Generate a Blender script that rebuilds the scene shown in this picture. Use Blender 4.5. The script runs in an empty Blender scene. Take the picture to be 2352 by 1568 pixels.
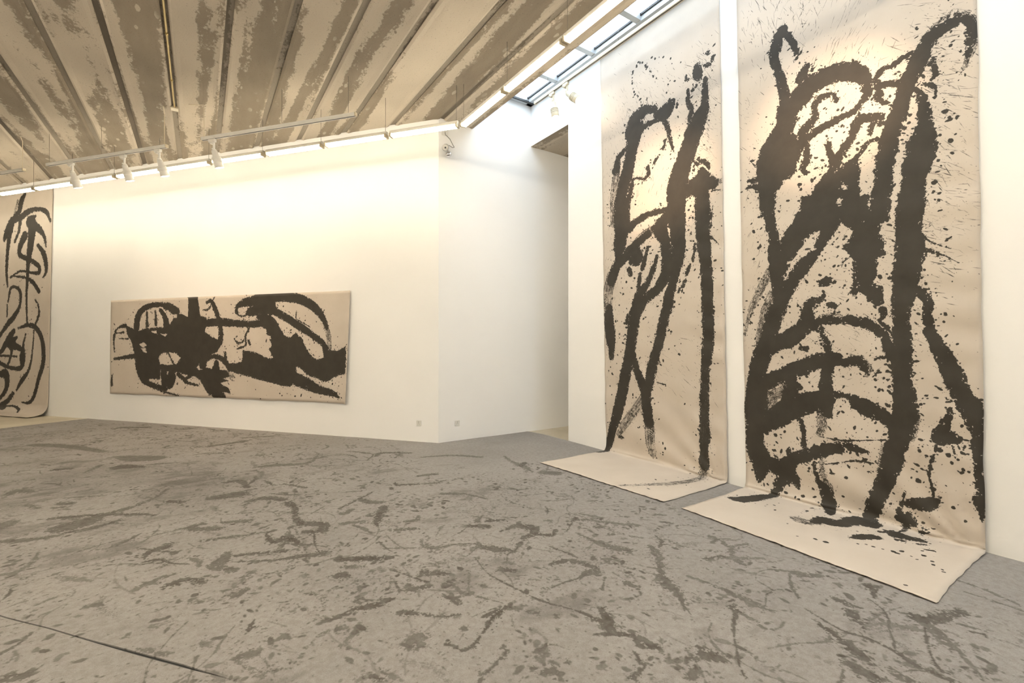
import bpy, math, random
import numpy as np
from mathutils import Vector, Matrix

# ------------------------------------------------------------------ scene, camera, sky, exposure
scene = bpy.context.scene
COL = scene.collection
R = math.radians

cam_data = bpy.data.cameras.new('camera')
cam_data.sensor_width = 36.0
cam_data.lens = 36.0 * 1064.28 / 2352.0
cam = bpy.data.objects.new('camera', cam_data)
COL.objects.link(cam)
cam.location = (0, 0, 1.68)
cam.rotation_euler = (R(90.156), 0, R(-34.0))
scene.camera = cam

SKY_STRENGTH = 3.2
TUBE_STRENGTH = 15.0
FILL_TUBE_STRENGTH = 32.0
SPOT_POWER = 26.0
world = bpy.data.worlds.new('overcast_sky')
scene.world = world
world.use_nodes = True
bg = world.node_tree.nodes['Background']
bg.inputs['Color'].default_value = (0.80, 0.89, 1.0, 1)
bg.inputs['Strength'].default_value = SKY_STRENGTH

scene.view_settings.view_transform = 'Standard'
scene.view_settings.look = 'None'
scene.view_settings.exposure = 1.16
scene.view_settings.gamma = 1.0
scene.view_settings.use_curve_mapping = False
scene.cycles.use_denoising = True
scene.cycles.use_adaptive_sampling = True
scene.cycles.adaptive_threshold = 0.1
scene.cycles.adaptive_min_samples = 16
scene.cycles.max_bounces = 6
scene.cycles.diffuse_bounces = 4
scene.cycles.transparent_max_bounces = 12
scene.cycles.sample_clamp_indirect = 8.0
scene.cycles.caustics_reflective = False
scene.cycles.caustics_refractive = False

# ------------------------------------------------------------------ room measures (metres; X out of the scroll wall, Y along it)
XW = 5.23                      # face of the scroll wall
YM = 7.109                     # face of the short end wall
ZC = 5.419                     # soffit of the concrete planks
ZS = 6.17                      # underside of the skylight
XE = 3.973                     # edge of the concrete ceiling
AL = R(-38.87)                 # bearing of the slanting wall
LD = Vector((math.sin(AL), math.cos(AL), 0))      # along the slanting wall
LN = Vector((math.cos(AL), -math.sin(AL), 0))     # out of the room
CO = Vector((3.313, 7.109, 0))                    # corner of slanting wall and end wall

def on_left(s, d=0.0, z=0.0):
    """point on the slanting wall, s along it from the corner, d in front of it"""
    p = CO + LD * s - LN * d
    return Vector((p.x, p.y, z))

# skylight portal: tells the renderer where the daylight comes in
pl = bpy.data.lights.new('skylight_portal', 'AREA')
pl.shape = 'RECTANGLE'; pl.size = XW - XE; pl.size_y = 14.0
pl.cycles.is_portal = True
po = bpy.data.objects.new('skylight_portal', pl); COL.objects.link(po)
po.location = ((XW + XE) / 2, 0.1, ZS + 0.25)

# ------------------------------------------------------------------ helpers
class MB:
    """collects boxes, tubes and lathes; build() links them as one mesh object"""
    def __init__(s): s.v, s.f, s.smooth = [], [], []
    def add(s, verts, faces, smooth=False):
        o = len(s.v); s.v += [tuple(p) for p in verts]; s.f += [tuple(i + o for i in q) for q in faces]; s.smooth += [smooth] * len(faces)
        return s
    def box(s, lo, hi, m=None):
        x0, y0, z0 = lo; x1, y1, z1 = hi
        p = [Vector(q) for q in ((x0, y0, z0), (x1, y0, z0), (x1, y1, z0), (x0, y1, z0), (x0, y0, z1), (x1, y0, z1), (x1, y1, z1), (x0, y1, z1))]
        if m is not None: p = [m @ q for q in p]
        return s.add(p, [(3, 2, 1, 0), (4, 5, 6, 7), (0, 1, 5, 4), (1, 2, 6, 5), (2, 3, 7, 6), (3, 0, 4, 7)])
    def rbox(s, lo, hi, b, m=None):
        """box with its long edges chamfered by b in every direction"""
        c = [(l + h) / 2 for l, h in zip(lo, hi)]; e = [(h - l) / 2 for l, h in zip(lo, hi)]
        vs, fs = [], []
        for sx in (-1, 1):
            for sy in (-1, 1):
                for sz in (-1, 1):
                    for k in range(3):
                        q = [sx * (e[0] - b), sy * (e[1] - b), sz * (e[2] - b)]
                        q[k] += (sx, sy, sz)[k] * b; vs.append(Vector((c[0] + q[0], c[1] + q[1], c[2] + q[2])))
        I = lambda sx, sy, sz, k: ((sx > 0) * 4 + (sy > 0) * 2 + (sz > 0)) * 3 + k
        fs += [(I(1, -1, -1, 0), I(1, 1, -1, 0), I(1, 1, 1, 0), I(1, -1, 1, 0)), (I(-1, 1, -1, 0), I(-1, -1, -1, 0), I(-1, -1, 1, 0), I(-1, 1, 1, 0)),
               (I(1, 1, -1, 1), I(-1, 1, -1, 1), I(-1, 1, 1, 1), I(1, 1, 1, 1)), (I(-1, -1, -1, 1), I(1, -1, -1, 1), I(1, -1, 1, 1), I(-1, -1, 1, 1)),
               (I(-1, -1, 1, 2), I(1, -1, 1, 2), I(1, 1, 1, 2), I(-1, 1, 1, 2)), (I(-1, 1, -1, 2), I(1, 1, -1, 2), I(1, -1, -1, 2), I(-1, -1, -1, 2))]
        for a in (-1, 1):
            for d in (-1, 1):
                fs += [(I(a, d, -1, 0), I(a, d, 1, 0), I(a, d, 1, 1), I(a, d, -1, 1)), (I(a, -1, d, 0), I(a, 1, d, 0), I(a, 1, d, 2), I(a, -1, d, 2)), (I(-1, a, d, 1), I(1, a, d, 1), I(1, a, d, 2), I(-1, a, d, 2))]
                for g in (-1, 1): fs.append((I(a, d, g, 0), I(a, d, g, 1), I(a, d, g, 2)))
        if m is not None: vs = [m @ q for q in vs]
        return s.add(vs, fs)
    def tube(s, pts, r, n=10, cap=True, smooth=True):
        pts = [Vector(p) for p in pts]; rs = r if isinstance(r, (list, tuple)) else [r] * len(pts); vs, fs = [], []
        up = None
        for i, p in enumerate(pts):
            d = (pts[min(i + 1, len(pts) - 1)] - pts[max(i - 1, 0)]).normalized()
            if up is None: up = Vector((0, 0, 1)) if abs(d.z) < .9 else Vector((1, 0, 0))
            a = d.cross(up).normalized(); b = d.cross(a); up = -b if abs(d.dot(b)) < .9 else up
            for k in range(n):
                t = 2 * math.pi * k / n; vs.append(p + (a * math.cos(t) + b * math.sin(t)) * rs[i])
        for i in range(len(pts) - 1):
            for k in range(n):
                fs.append((i * n + k, i * n + (k + 1) % n, (i + 1) * n + (k + 1) % n, (i + 1) * n + k))
        s.add(vs, fs, smooth)
        if cap:
            o = len(s.v) - len(vs); s.f += [tuple(o + k for k in range(n))[::-1], tuple(o + (len(pts) - 1) * n + k for k in range(n))]; s.smooth += [False, False]
        return s
    def prism(s, poly, z0, z1):
        n = len(poly); vs = [(x, y, z0) for x, y in poly] + [(x, y, z1) for x, y in poly]
        return s.add(vs, [tuple(range(n))[::-1], tuple(range(n, 2 * n))] + [(i, (i + 1) % n, n + (i + 1) % n, n + i) for i in range(n)])
    def mesh(s, name):
        me = bpy.data.meshes.new(name); me.from_pydata(s.v, [], s.f)
        me.polygons.foreach_set('use_smooth', s.smooth)
        import bmesh
        b = bmesh.new(); b.from_mesh(me); bmesh.ops.recalc_face_normals(b, faces=b.faces); b.to_mesh(me); b.free()
        me.update(); return me
    def build(s, name, mat, parent=None):
        return link(name, s.mesh(name), mat, parent)

def link(name, me, mat, parent=None):
    if mat is not None and not me.materials: me.materials.append(mat)
    o = bpy.data.objects.new(name, me); COL.objects.link(o)
    if parent is not None: o.parent = parent
    return o

def thing(name, label, cat, loc=(0, 0, 0), rot=(0, 0, 0), group=None):
    o = bpy.data.objects.new(name, None); COL.objects.link(o); o.empty_display_size = .1
    o.location = loc; o.rotation_euler = rot
    return tag(o, label, cat, group)

def tag(o, label, cat, group=None):
    o['label'] = label; o['category'] = cat
    if group: o['group'] = group
    return o

def struct(o, label=None):
    o['kind'] = 'structure'
    if label: o['label'] = label
    return o

def copy_thing(root, loc, rot, label):
    r = root.copy(); COL.objects.link(r); r.location = loc; r.rotation_euler = rot; r['label'] = label
    for ch in list(root.children):
        c = ch.copy(); COL.objects.link(c); c.parent = r
        for g in ch.children:
            d = g.copy(); COL.objects.link(d); d.parent = c
    return r

# ------------------------------------------------------------------ materials
def new_mat(name):
    m = bpy.data.materials.new(name); m.use_nodes = True; nt = m.node_tree
    return m, nt, nt.nodes['Principled BSDF']

class N:
    """tiny node helper"""
    def __init__(s, nt): s.nt = nt
    def node(s, t, **kw):
        n = s.nt.nodes.new(t)
        for k, v in kw.items(): setattr(n, k, v)
        return n
    def link(s, a, b): s.nt.links.new(a, b)
    def noise(s, vec, scale, detail=4, rough=.55, dist=0.0):
        n = s.node('ShaderNodeTexNoise'); n.inputs['Scale'].default_value = scale; n.inputs['Detail'].default_value = detail
        n.inputs['Roughness'].default_value = rough; n.inputs['Distortion'].default_value = dist
        if vec is not None: s.link(vec, n.inputs['Vector'])
        return n.outputs['Fac']
    def mapping(s, vec, scale=(1, 1, 1), rot=(0, 0, 0)):
        n = s.node('ShaderNodeMapping'); n.inputs['Scale'].default_value = scale; n.inputs['Rotation'].default_value = rot
        s.link(vec, n.inputs['Vector']); return n.outputs['Vector']
    def ramp(s, fac, stops):
        n = s.node('ShaderNodeValToRGB'); e = n.color_ramp.elements
        while len(e) > len(stops): e.remove(e[-1])
        while len(e) < len(stops): e.new(.5)
        for el, (p, c) in zip(e, stops):
            el.position = p; el.color = (c, c, c, 1) if isinstance(c, (int, float)) else (*c, 1)
        s.link(fac, n.inputs['Fac']); return n.outputs['Color']
    def mix(s, fac, a, b, mode='MIX'):
        n = s.node('ShaderNodeMix', data_type='RGBA', blend_type=mode)
        for key, v in ((0, fac), (6, a), (7, b)):
            if isinstance(v, (int, float)): n.inputs[key].default_value = v
            elif isinstance(v, tuple): n.inputs[key].default_value = (*v, 1)
            else: s.link(v, n.inputs[key])
        return n.outputs[2]
    def math(s, op, a, b=None):
        n = s.node('ShaderNodeMath', operation=op)
        for i, v in enumerate((a, b)):
            if v is None: continue
            if isinstance(v, (int, float)): n.inputs[i].default_value = v
            else: s.link(v, n.inputs[i])
        return n.outputs[0]
    def bump(s, h, strength, dist, bsdf):
        n = s.node('ShaderNodeBump'); n.inputs['Strength'].default_value = strength; n.inputs['Distance'].default_value = dist
        s.link(h, n.inputs['Height']); s.link(n.outputs['Normal'], bsdf.inputs['Normal'])
    def coord(s, out='Object'): return s.node('ShaderNodeTexCoord').outputs[out]

def simple(name, col, rough=.5, metal=0.0, bump=None):
    m, nt, b = new_mat(name); n = N(nt)
    c = n.noise(n.coord(), 9, 1)
    cc = n.ramp(c, [(.3, tuple(v * .94 for v in col)), (.7, col)]); n.link(cc, b.inputs['Base Color'])
    b.inputs['Roughness'].default_value = rough; b.inputs['Metallic'].default_value = metal
    if bump: n.bump(n.noise(n.coord(), bump[0], 3), bump[1], .01, b)
    return m

def mat_plaster():
    m, nt, b = new_mat('white_plaster'); n = N(nt); g = n.node('ShaderNodeNewGeometry').outputs['Position']
    a = n.noise(g, .8, 1)
    n.link(n.ramp(a, [(.3, (.86, .855, .845)), (.7, (.89, .885, .875))]), b.inputs['Base Color'])
    b.inputs['Roughness'].default_value = .75; b.inputs['Specular IOR Level'].default_value = .25
    return m

def mat_concrete_ceiling(name, dark):
    m, nt, b = new_mat(name); n = N(nt)
    ob = n.coord(); inf = n.node('ShaderNodeObjectInfo')
    off = n.node('ShaderNodeCombineXYZ'); n.link(n.math('MULTIPLY', inf.outputs['Random'], 57.0), off.inputs['X']); n.link(n.math('MULTIPLY', inf.outputs['Random'], 31.0), off.inputs['Y'])
    ad = n.node('ShaderNodeVectorMath', operation='ADD'); n.link(ob, ad.inputs[0]); n.link(off.outputs[0], ad.inputs[1]); v = ad.outputs[0]
    long = n.mapping(v, (3.1, .17, 1)); mid = n.mapping(v, (7, 3.2, 1)); fine = n.mapping(v, (34, 20, 1))
    stain = n.noise(long, 1.0, 2, .5, .3)                       # long damp stains along the planks
    edge = n.noise(mid, 1.0, 3, .65, .4); grit = n.noise(fine, 1.0, 2, .7)
    s1 = n.math('ADD', n.math('MULTIPLY', stain, .66), n.math('ADD', n.math('MULTIPLY', edge, .20), n.math('MULTIPLY', grit, .14)))
    k1 = n.ramp(s1, [(.488, 1.0), (.515, 0.0)])
    base = n.mix(n.noise(n.mapping(v, (1.2, .5, 1)), 1.0, 2), (.54, .47, .375), (.68, .60, .495))
    dk = n.mix(n.noise(n.mapping(v, (5, 1.4, 1)), 1.0, 3), (.255, .21, .155), (.39, .33, .255))
    c = n.mix(k1, base, dk)
    vor = n.node('ShaderNodeTexVoronoi'); vor.inputs['Scale'].default_value = 1.0; n.link(n.mapping(v, (7.5, 3.0, 1)), vor.inputs['Vector'])
    sp = n.math('ADD', vor.outputs['Distance'], n.math('MULTIPLY', n.math('SUBTRACT', edge, .5), .5))
    spots = n.math('MULTIPLY', n.ramp(sp, [(.16, 1.0), (.20, 0.0)]), n.ramp(n.noise(n.mapping(v, (1.5, .6, 1)), 1.0, 2), [(.48, 0.0), (.55, .8)]))
    c = n.mix(spots, c, (.60, .53, .43))
    pit = n.ramp(n.noise(n.mapping(v, (60, 50, 1)), 1.0, 2), [(.27, .55), (.36, 1.0)])
    c = n.mix(1.0, c, pit, 'MULTIPLY')
    c = n.mix(1.0, c, n.ramp(n.noise(n.mapping(v, (.5, .35, 1)), 1.0, 2), [(.35, .74), (.62, 1.0)]), 'MULTIPLY')
    if dark < 1: c = n.mix(1.0, c, (dark, dark, dark), 'MULTIPLY')
    n.link(c, b.inputs['Base Color']); b.inputs['Roughness'].default_value = .9
    n.bump(grit, .3, .01, b)
    return m

def mat_concrete_floor():
    m, nt, b = new_mat('tan_concrete_floor'); n = N(nt); g = n.node('ShaderNodeNewGeometry').outputs['Position']
    a = n.noise(g, 1.3, 5); d = n.noise(g, 14, 4)
    c = n.mix(n.ramp(n.math('ADD', n.math('MULTIPLY', a, .8), n.math('MULTIPLY', d, .2)), [(.35, 0.0), (.65, 1.0)]), (.43, .38, .29), (.56, .51, .41))
    n.link(c, b.inputs['Base Color']); b.inputs['Roughness'].default_value = .55
    return m

def ink_image(name, a):
    """packs an ink coverage array drawn by this script (row 0 at the bottom) into an image datablock"""
    h, w = a.shape; im = bpy.data.images.new(name, w, h, alpha=False, float_buffer=False); im.colorspace_settings.name = 'Non-Color'
    px = np.empty((h, w, 4), np.float32); px[..., :3] = np.clip(a, 0, 1)[..., None]; px[..., 3] = 1
    im.pixels.foreach_set(px.ravel()); im.update(); im.pack(); return im

def mat_canvas(name, im):
    m, nt, b = new_mat(name); n = N(nt); uv = n.coord('UV'); ob = n.coord('Object')
    t = n.node('ShaderNodeTexImage', image=im, extension='CLIP', interpolation='Linear'); n.link(uv, t.inputs['Vector'])
    weave = n.noise(n.mapping(ob, (160, 160, 30)), 1.0, 2); blot = n.noise(ob, 2.2, 4)
    cloth = n.mix(n.ramp(blot, [(.3, 0.0), (.7, 1.0)]), (.55, .485, .415), (.60, .535, .465))
    cloth = n.mix(n.math('MULTIPLY', weave, .10), cloth, (.38, .32, .25))
    ink = n.mix(n.noise(ob, 7, 4), (.030, .026, .020), (.052, .045, .036))
    n.link(n.mix(n.ramp(t.outputs['Color'], [(.12, 0.0), (.75, 1.0)]), cloth, ink), b.inputs['Base Color'])
    b.inputs['Roughness'].default_value = .62; b.inputs['Specular IOR Level'].default_value = .35
    n.bump(weave, .10, .004, b)
    return m

def mat_carpet(im):
    m, nt, b = new_mat('grey_felt_carpet'); n = N(nt); uv = n.coord('UV'); g = n.node('ShaderNodeNewGeometry').outputs['Position']
    t = n.node('ShaderNodeTexImage', image=im, extension='CLIP', interpolation='Linear'); n.link(uv, t.inputs['Vector'])
    pile = n.noise(g, 170, 3, .7); mott = n.noise(g, 26, 4, .65); big = n.noise(g, .9, 3)
    base = n.mix(n.ramp(big, [(.35, 0.0), (.65, 1.0)]), (.295, .279, .268), (.345, .326, .314))
    base = n.mix(n.ramp(mott, [(.40, .30), (.60, 0.0)]), base, (.165, .15, .138))
    base = n.mix(n.ramp(pile, [(.35, .35), (.55, 0.0)]), base, (.16, .147, .135))
    ink = n.mix(mott, (.048, .042, .032), (.078, .069, .055))
    n.link(n.mix(n.math('MULTIPLY', n.math('ADD', t.outputs['Color'], 0), .92), base, ink), b.inputs['Base Color'])
    b.inputs['Roughness'].default_value = .95; b.inputs['Specular IOR Level'].default_value = .1
    n.bump(pile, .5, .006, b)
    return m

def mat_emit(name, col, strength):
    m, nt, b = new_mat(name)
    b.inputs['Base Color'].default_value = (.9, .9, .88, 1); b.inputs['Emission Color'].default_value = (*col, 1); b.inputs['Emission Strength'].default_value = strength
    return m

def mat_glass():
    m, nt, b = new_mat('skylight_glass'); n = N(nt); nt.nodes.remove(b); out = nt.nodes['Material Output']
    tr = n.node('ShaderNodeBsdfTransparent'); tr.inputs['Color'].default_value = (.93, .96, .97, 1)
    gl = n.node('ShaderNodeBsdfGlossy'); gl.inputs['Roughness'].default_value = .08
    mx = n.node('ShaderNodeMixShader'); mx.inputs[0].default_value = .06; n.link(tr.outputs[0], mx.inputs[1]); n.link(gl.outputs[0], mx.inputs[2]); n.link(mx.outputs[0], out.inputs['Surface'])
    return m

PLASTER = mat_plaster(); CEIL = mat_concrete_ceiling('stained_concrete', 1.0); GROUT = mat_concrete_ceiling('joint_concrete', .58)
CFLOOR = mat_concrete_floor(); WHITE = simple('white_enamel', (.82, .80, .75), .35); CREAM = simple('cream_enamel', (.66, .58, .43), .4)
ALU = simple('grey_aluminium', (.50, .52, .53), .4, .3); DARK = simple('black_plastic', (.03, .03, .03), .4); CABLE = simple('grey_cable', (.25, .24, .22), .6)
WIRE = simple('steel_wire', (.22, .20, .17), .4, .6); BRASS = simple('brass_conduit', (.50, .38, .16), .35, .8); CHROME = simple('chrome', (.75, .75, .76), .15, 1.0)
PLATE = simple('white_socket_plastic', (.74, .73, .69), .35); TUBE = mat_emit('lit_tube', (1.0, .885, .68), TUBE_STRENGTH); LENS = mat_emit('lit_lens', (1.0, .88, .68), 25.0); LENS.cycles.emission_sampling = 'NONE'
GLASS = mat_glass(); FILL_TUBE = mat_emit('lit_tube_fill', (1.0, .90, .72), FILL_TUBE_STRENGTH)  # brighter tube for the unseen battens added as fill light

# ------------------------------------------------------------------ ink drawings (metres on the cloth, in 5 mm steps)
def lattice(h, w, cell, rng):
    """smooth value noise in 0..1 with features of about `cell` pixels (cell may be (cy, cx))"""
    cy, cx = cell if isinstance(cell, tuple) else (cell, cell)
    gh, gw = int(h / cy) + 3, int(w / cx) + 3
    g = rng.random((gh, gw)).astype(np.float32)
    y = np.arange(h, dtype=np.float32) / cy; x = np.arange(w, dtype=np.float32) / cx
    iy = y.astype(int); ix = x.astype(int); fy = y - iy; fx = x - ix
    fy = fy * fy * (3 - 2 * fy); fx = fx * fx * (3 - 2 * fx)
    a = g[iy] * (1 - fy)[:, None] + g[iy + 1] * fy[:, None]
    return a[:, ix] * (1 - fx) + a[:, ix + 1] * fx
def fbm(h, w, cells, rng):
    out = np.zeros((h, w), np.float32); amp = 1.0; tot = 0
    for c in cells:
        out += amp * (lattice(h, w, c, rng) - .5) * 2; tot += amp; amp *= .75
    return out / tot
def smooth_line(pts):
    p = np.array(pts, float)
    if len(p) < 3: 
        return p
    q = np.vstack([2 * p[0] - p[1], p, 2 * p[-1] - p[-2]]); out = []
    for i in range(1, len(q) - 2):
        for t in (0, .25, .5, .75):
            a, b, c, d = q[i - 1], q[i], q[i + 1], q[i + 2]
            out.append(.5 * (2 * b + (c - a) * t + (2 * a - 5 * b + 4 * c - d) * t * t + (3 * b - a - 3 * c + d) * t ** 3))
    out.append(p[-1]); return np.array(out)
def parse(s):
    for part in s.split('|'):
        k, *pts = part.split(' ')
        yield k, [[int(v) / 200 for v in q.split(',')] for q in pts]
class Ink:
    """an ink drawing rasterised over the rectangle u0..u1, v0..v1 (metres)"""
    def __init__(s, u0, u1, v0, v1, res, seed, rough=.010, spiky=.012):
        s.u0, s.v0, s.res = u0, v0, res
        s.w = int(round((u1 - u0) / res)); s.h = int(round((v1 - v0) / res))
        s.rng = np.random.default_rng(seed); s.a = np.zeros((s.h, s.w), np.float32); s.rough = rough; s.spiky = spiky
        r = .003 / res
        s.noise = fbm(s.h, s.w, [16 * r, 8 * r, 4.5 * r, 2.6 * r], s.rng) * 2.1
        s.spike = np.clip(fbm(s.h, s.w, [6 * r, 3 * r, 2 * r], s.rng) * 2.3, -1.4, 1.4) ** 3
        s.table = s.rng.random((64, 512)).astype(np.float32)
    def px(s, p): 
        p = np.array(p, float); p[:, 0] = (p[:, 0] - s.u0) / s.res - .5; p[:, 1] = (p[:, 1] - s.v0) / s.res - .5
        if p.shape[1] > 2: p[:, 2] = p[:, 2] / s.res / 2
        return p
    def box(s, lo, hi, m):
        x0 = max(int(lo[0] - m), 0); x1 = min(int(hi[0] + m) + 2, s.w); y0 = max(int(lo[1] - m), 0); y1 = min(int(hi[1] + m) + 2, s.h)
        return x0, x1, y0, y1
    def stroke(s, pts, kind='s', dark=1.0, rough=None):
        p = smooth_line(s.px(pts)); p[:, 2] = np.maximum(p[:, 2], .35); m = p[:, 2].max() + .03 / s.res
        X0, X1, Y0, Y1 = s.box(p[:, :2].min(0), p[:, :2].max(0), m)
        if X1 <= X0 or Y1 <= Y0: return
        best = np.full((Y1 - Y0, X1 - X0), 1e9, np.float32); acr = np.zeros_like(best); alo = np.zeros_like(best); hw = np.ones_like(best)
        L = 0.0
        for a, b in zip(p[:-1], p[1:]):
            d = b[:2] - a[:2]; n = float(np.hypot(*d))
            if n < 1e-6: continue
            x0, x1, y0, y1 = s.box(np.minimum(a[:2], b[:2]), np.maximum(a[:2], b[:2]), max(a[2], b[2]) + .03 / s.res)
            if x1 <= x0 or y1 <= y0: L += n; continue
            yy, xx = np.mgrid[y0:y1, x0:x1].astype(np.float32)
            rx = xx - a[0]; ry = yy - a[1]
            t = np.clip((rx * d[0] + ry * d[1]) / (n * n), 0, 1); r = a[2] + (b[2] - a[2]) * t
            ds = np.hypot(rx - t * d[0], ry - t * d[1]); sd = ds - r
            sl = np.s_[y0 - Y0:y1 - Y0, x0 - X0:x1 - X0]; k = sd < best[sl]
            best[sl][k] = sd[k]; hw[sl][k] = r[k]; acr[sl][k] = ((rx * d[1] - ry * d[0]) / n / r)[k]; alo[sl][k] = (L + t * n)[k]
            L += n
        amp = np.minimum((s.rough if rough is None else rough) / s.res, .55 * hw + .3)
        sd = best + s.noise[Y0:Y1, X0:X1] * amp + s.spike[Y0:Y1, X0:X1] * np.minimum(s.spiky / s.res, 1.2 * hw)
        c = np.clip(.5 - sd * .8, 0, 1)
        if kind in 'dl':
            ai = np.clip((acr + 1.6) * 70, 0, 510).astype(int); li = alo * s.res / .16; l0 = np.clip(li.astype(int), 0, 62); f = li - l0
            st = s.table[l0, ai] * (1 - f) + s.table[np.minimum(l0 + 1, 63), ai] * f
            st = st + .25 * s.noise[Y0:Y1, X0:X1]
            c = c * (np.clip((st - .38) * 4 + .2, 0, 1) * .9 if kind == 'd' else .70 + .3 * np.clip(st * 2 - .3, 0, 1))
        A = s.a[Y0:Y1, X0:X1]
        if kind == 'x': A *= 1 - c
        else: np.maximum(A, c * dark, out=A)
    def polygon(s, pts, val=1.0):
        p = s.px(pts); X0, X1, Y0, Y1 = s.box(p.min(0), p.max(0), .03 / s.res)
        if X1 <= X0 or Y1 <= Y0: return
        yy, xx = np.mgrid[Y0:Y1, X0:X1].astype(np.float32); ins = np.zeros(xx.shape, bool); dist = np.full(xx.shape, 1e9, np.float32)
        q = np.roll(p, -1, 0)
        for a, b in zip(p, q):
            d = b - a; n2 = float(d @ d) + 1e-9
            t = np.clip(((xx - a[0]) * d[0] + (yy - a[1]) * d[1]) / n2, 0, 1)
            dist = np.minimum(dist, np.hypot(xx - a[0] - t * d[0], yy - a[1] - t * d[1]))
            if a[1] != b[1]:
                k = ((a[1] > yy) != (b[1] > yy)) & (xx < d[0] * (yy - a[1]) / d[1] + a[0]); ins ^= k
        sd = np.where(ins, -dist, dist) + s.noise[Y0:Y1, X0:X1] * s.rough / s.res + s.spike[Y0:Y1, X0:X1] * s.spiky / s.res
        c = np.clip(.5 - sd * .8, 0, 1); A = s.a[Y0:Y1, X0:X1]
        if val > 0: np.maximum(A, c * val, out=A)
        else: A *= 1 - c
    def dot(s, u, v, r, stretch=1.0, ang=0.0, dark=1.0):
        x = (u - s.u0) / s.res; y = (v - s.v0) / s.res; r = max(r / s.res, .45); m = r * stretch + 2
        x0, x1, y0, y1 = s.box((x, y), (x, y), m)
        if x1 <= x0 or y1 <= y0: return
        yy, xx = np.mgrid[y0:y1, x0:x1].astype(np.float32); dx = xx - x; dy = yy - y; ca, sa = np.cos(ang), np.sin(ang)
        e = np.hypot((dx * ca + dy * sa) / stretch, -dx * sa + dy * ca) - r + s.noise[y0:y1, x0:x1] * min(r * .45, 3)
        A = s.a[y0:y1, x0:x1]; np.maximum(A, np.clip(.5 - e, 0, 1) * dark, out=A)
    def draw(s, data, dot_r=.008, spray=14):
        lines = []
        for k, pts in parse(data):
            if k == 'p': s.polygon(pts); lines.append(np.array([q + [.05] for q in pts]))
            elif k == 'e': s.polygon(pts, 0)
            elif k == 'o':
                for u, v in pts: s.dot(u, v, dot_r * s.rng.uniform(.6, 1.5), s.rng.uniform(1, 1.5), s.rng.uniform(0, 3))
            else:
                s.stroke(pts, k)
                if k != 'x': lines.append(np.array(pts))
        for p in lines:                                   # droplets flung off each stroke
            L = np.hypot(*np.diff(p[:, :2], axis=0).T).sum()
            for _ in range(int(L * spray) + 2):
                i = s.rng.integers(0, max(len(p) - 1, 1)); t = s.rng.random(); b = p[min(i + 1, len(p) - 1)]
                c = p[i] * (1 - t) + b * t; g = s.rng.uniform(0, 6.283); d = c[2] * .5 + abs(s.rng.normal(0, .085))
                r = .0018 + .0095 * s.rng.random() ** 5
                s.dot(c[0] + d * np.cos(g), c[1] + d * np.sin(g), r, s.rng.uniform(1, 2.6), g)
    def streaks(s, u, v, su, sv, ang, n, length=.05, r=.0015):
        for _ in range(n):
            s.dot(s.rng.normal(u, su), s.rng.normal(v, sv), r * s.rng.uniform(.6, 1.6), 1 + length / r * s.rng.random() ** 3 * .5, ang + s.rng.normal(0, .25), s.rng.uniform(.5, 1))
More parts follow.
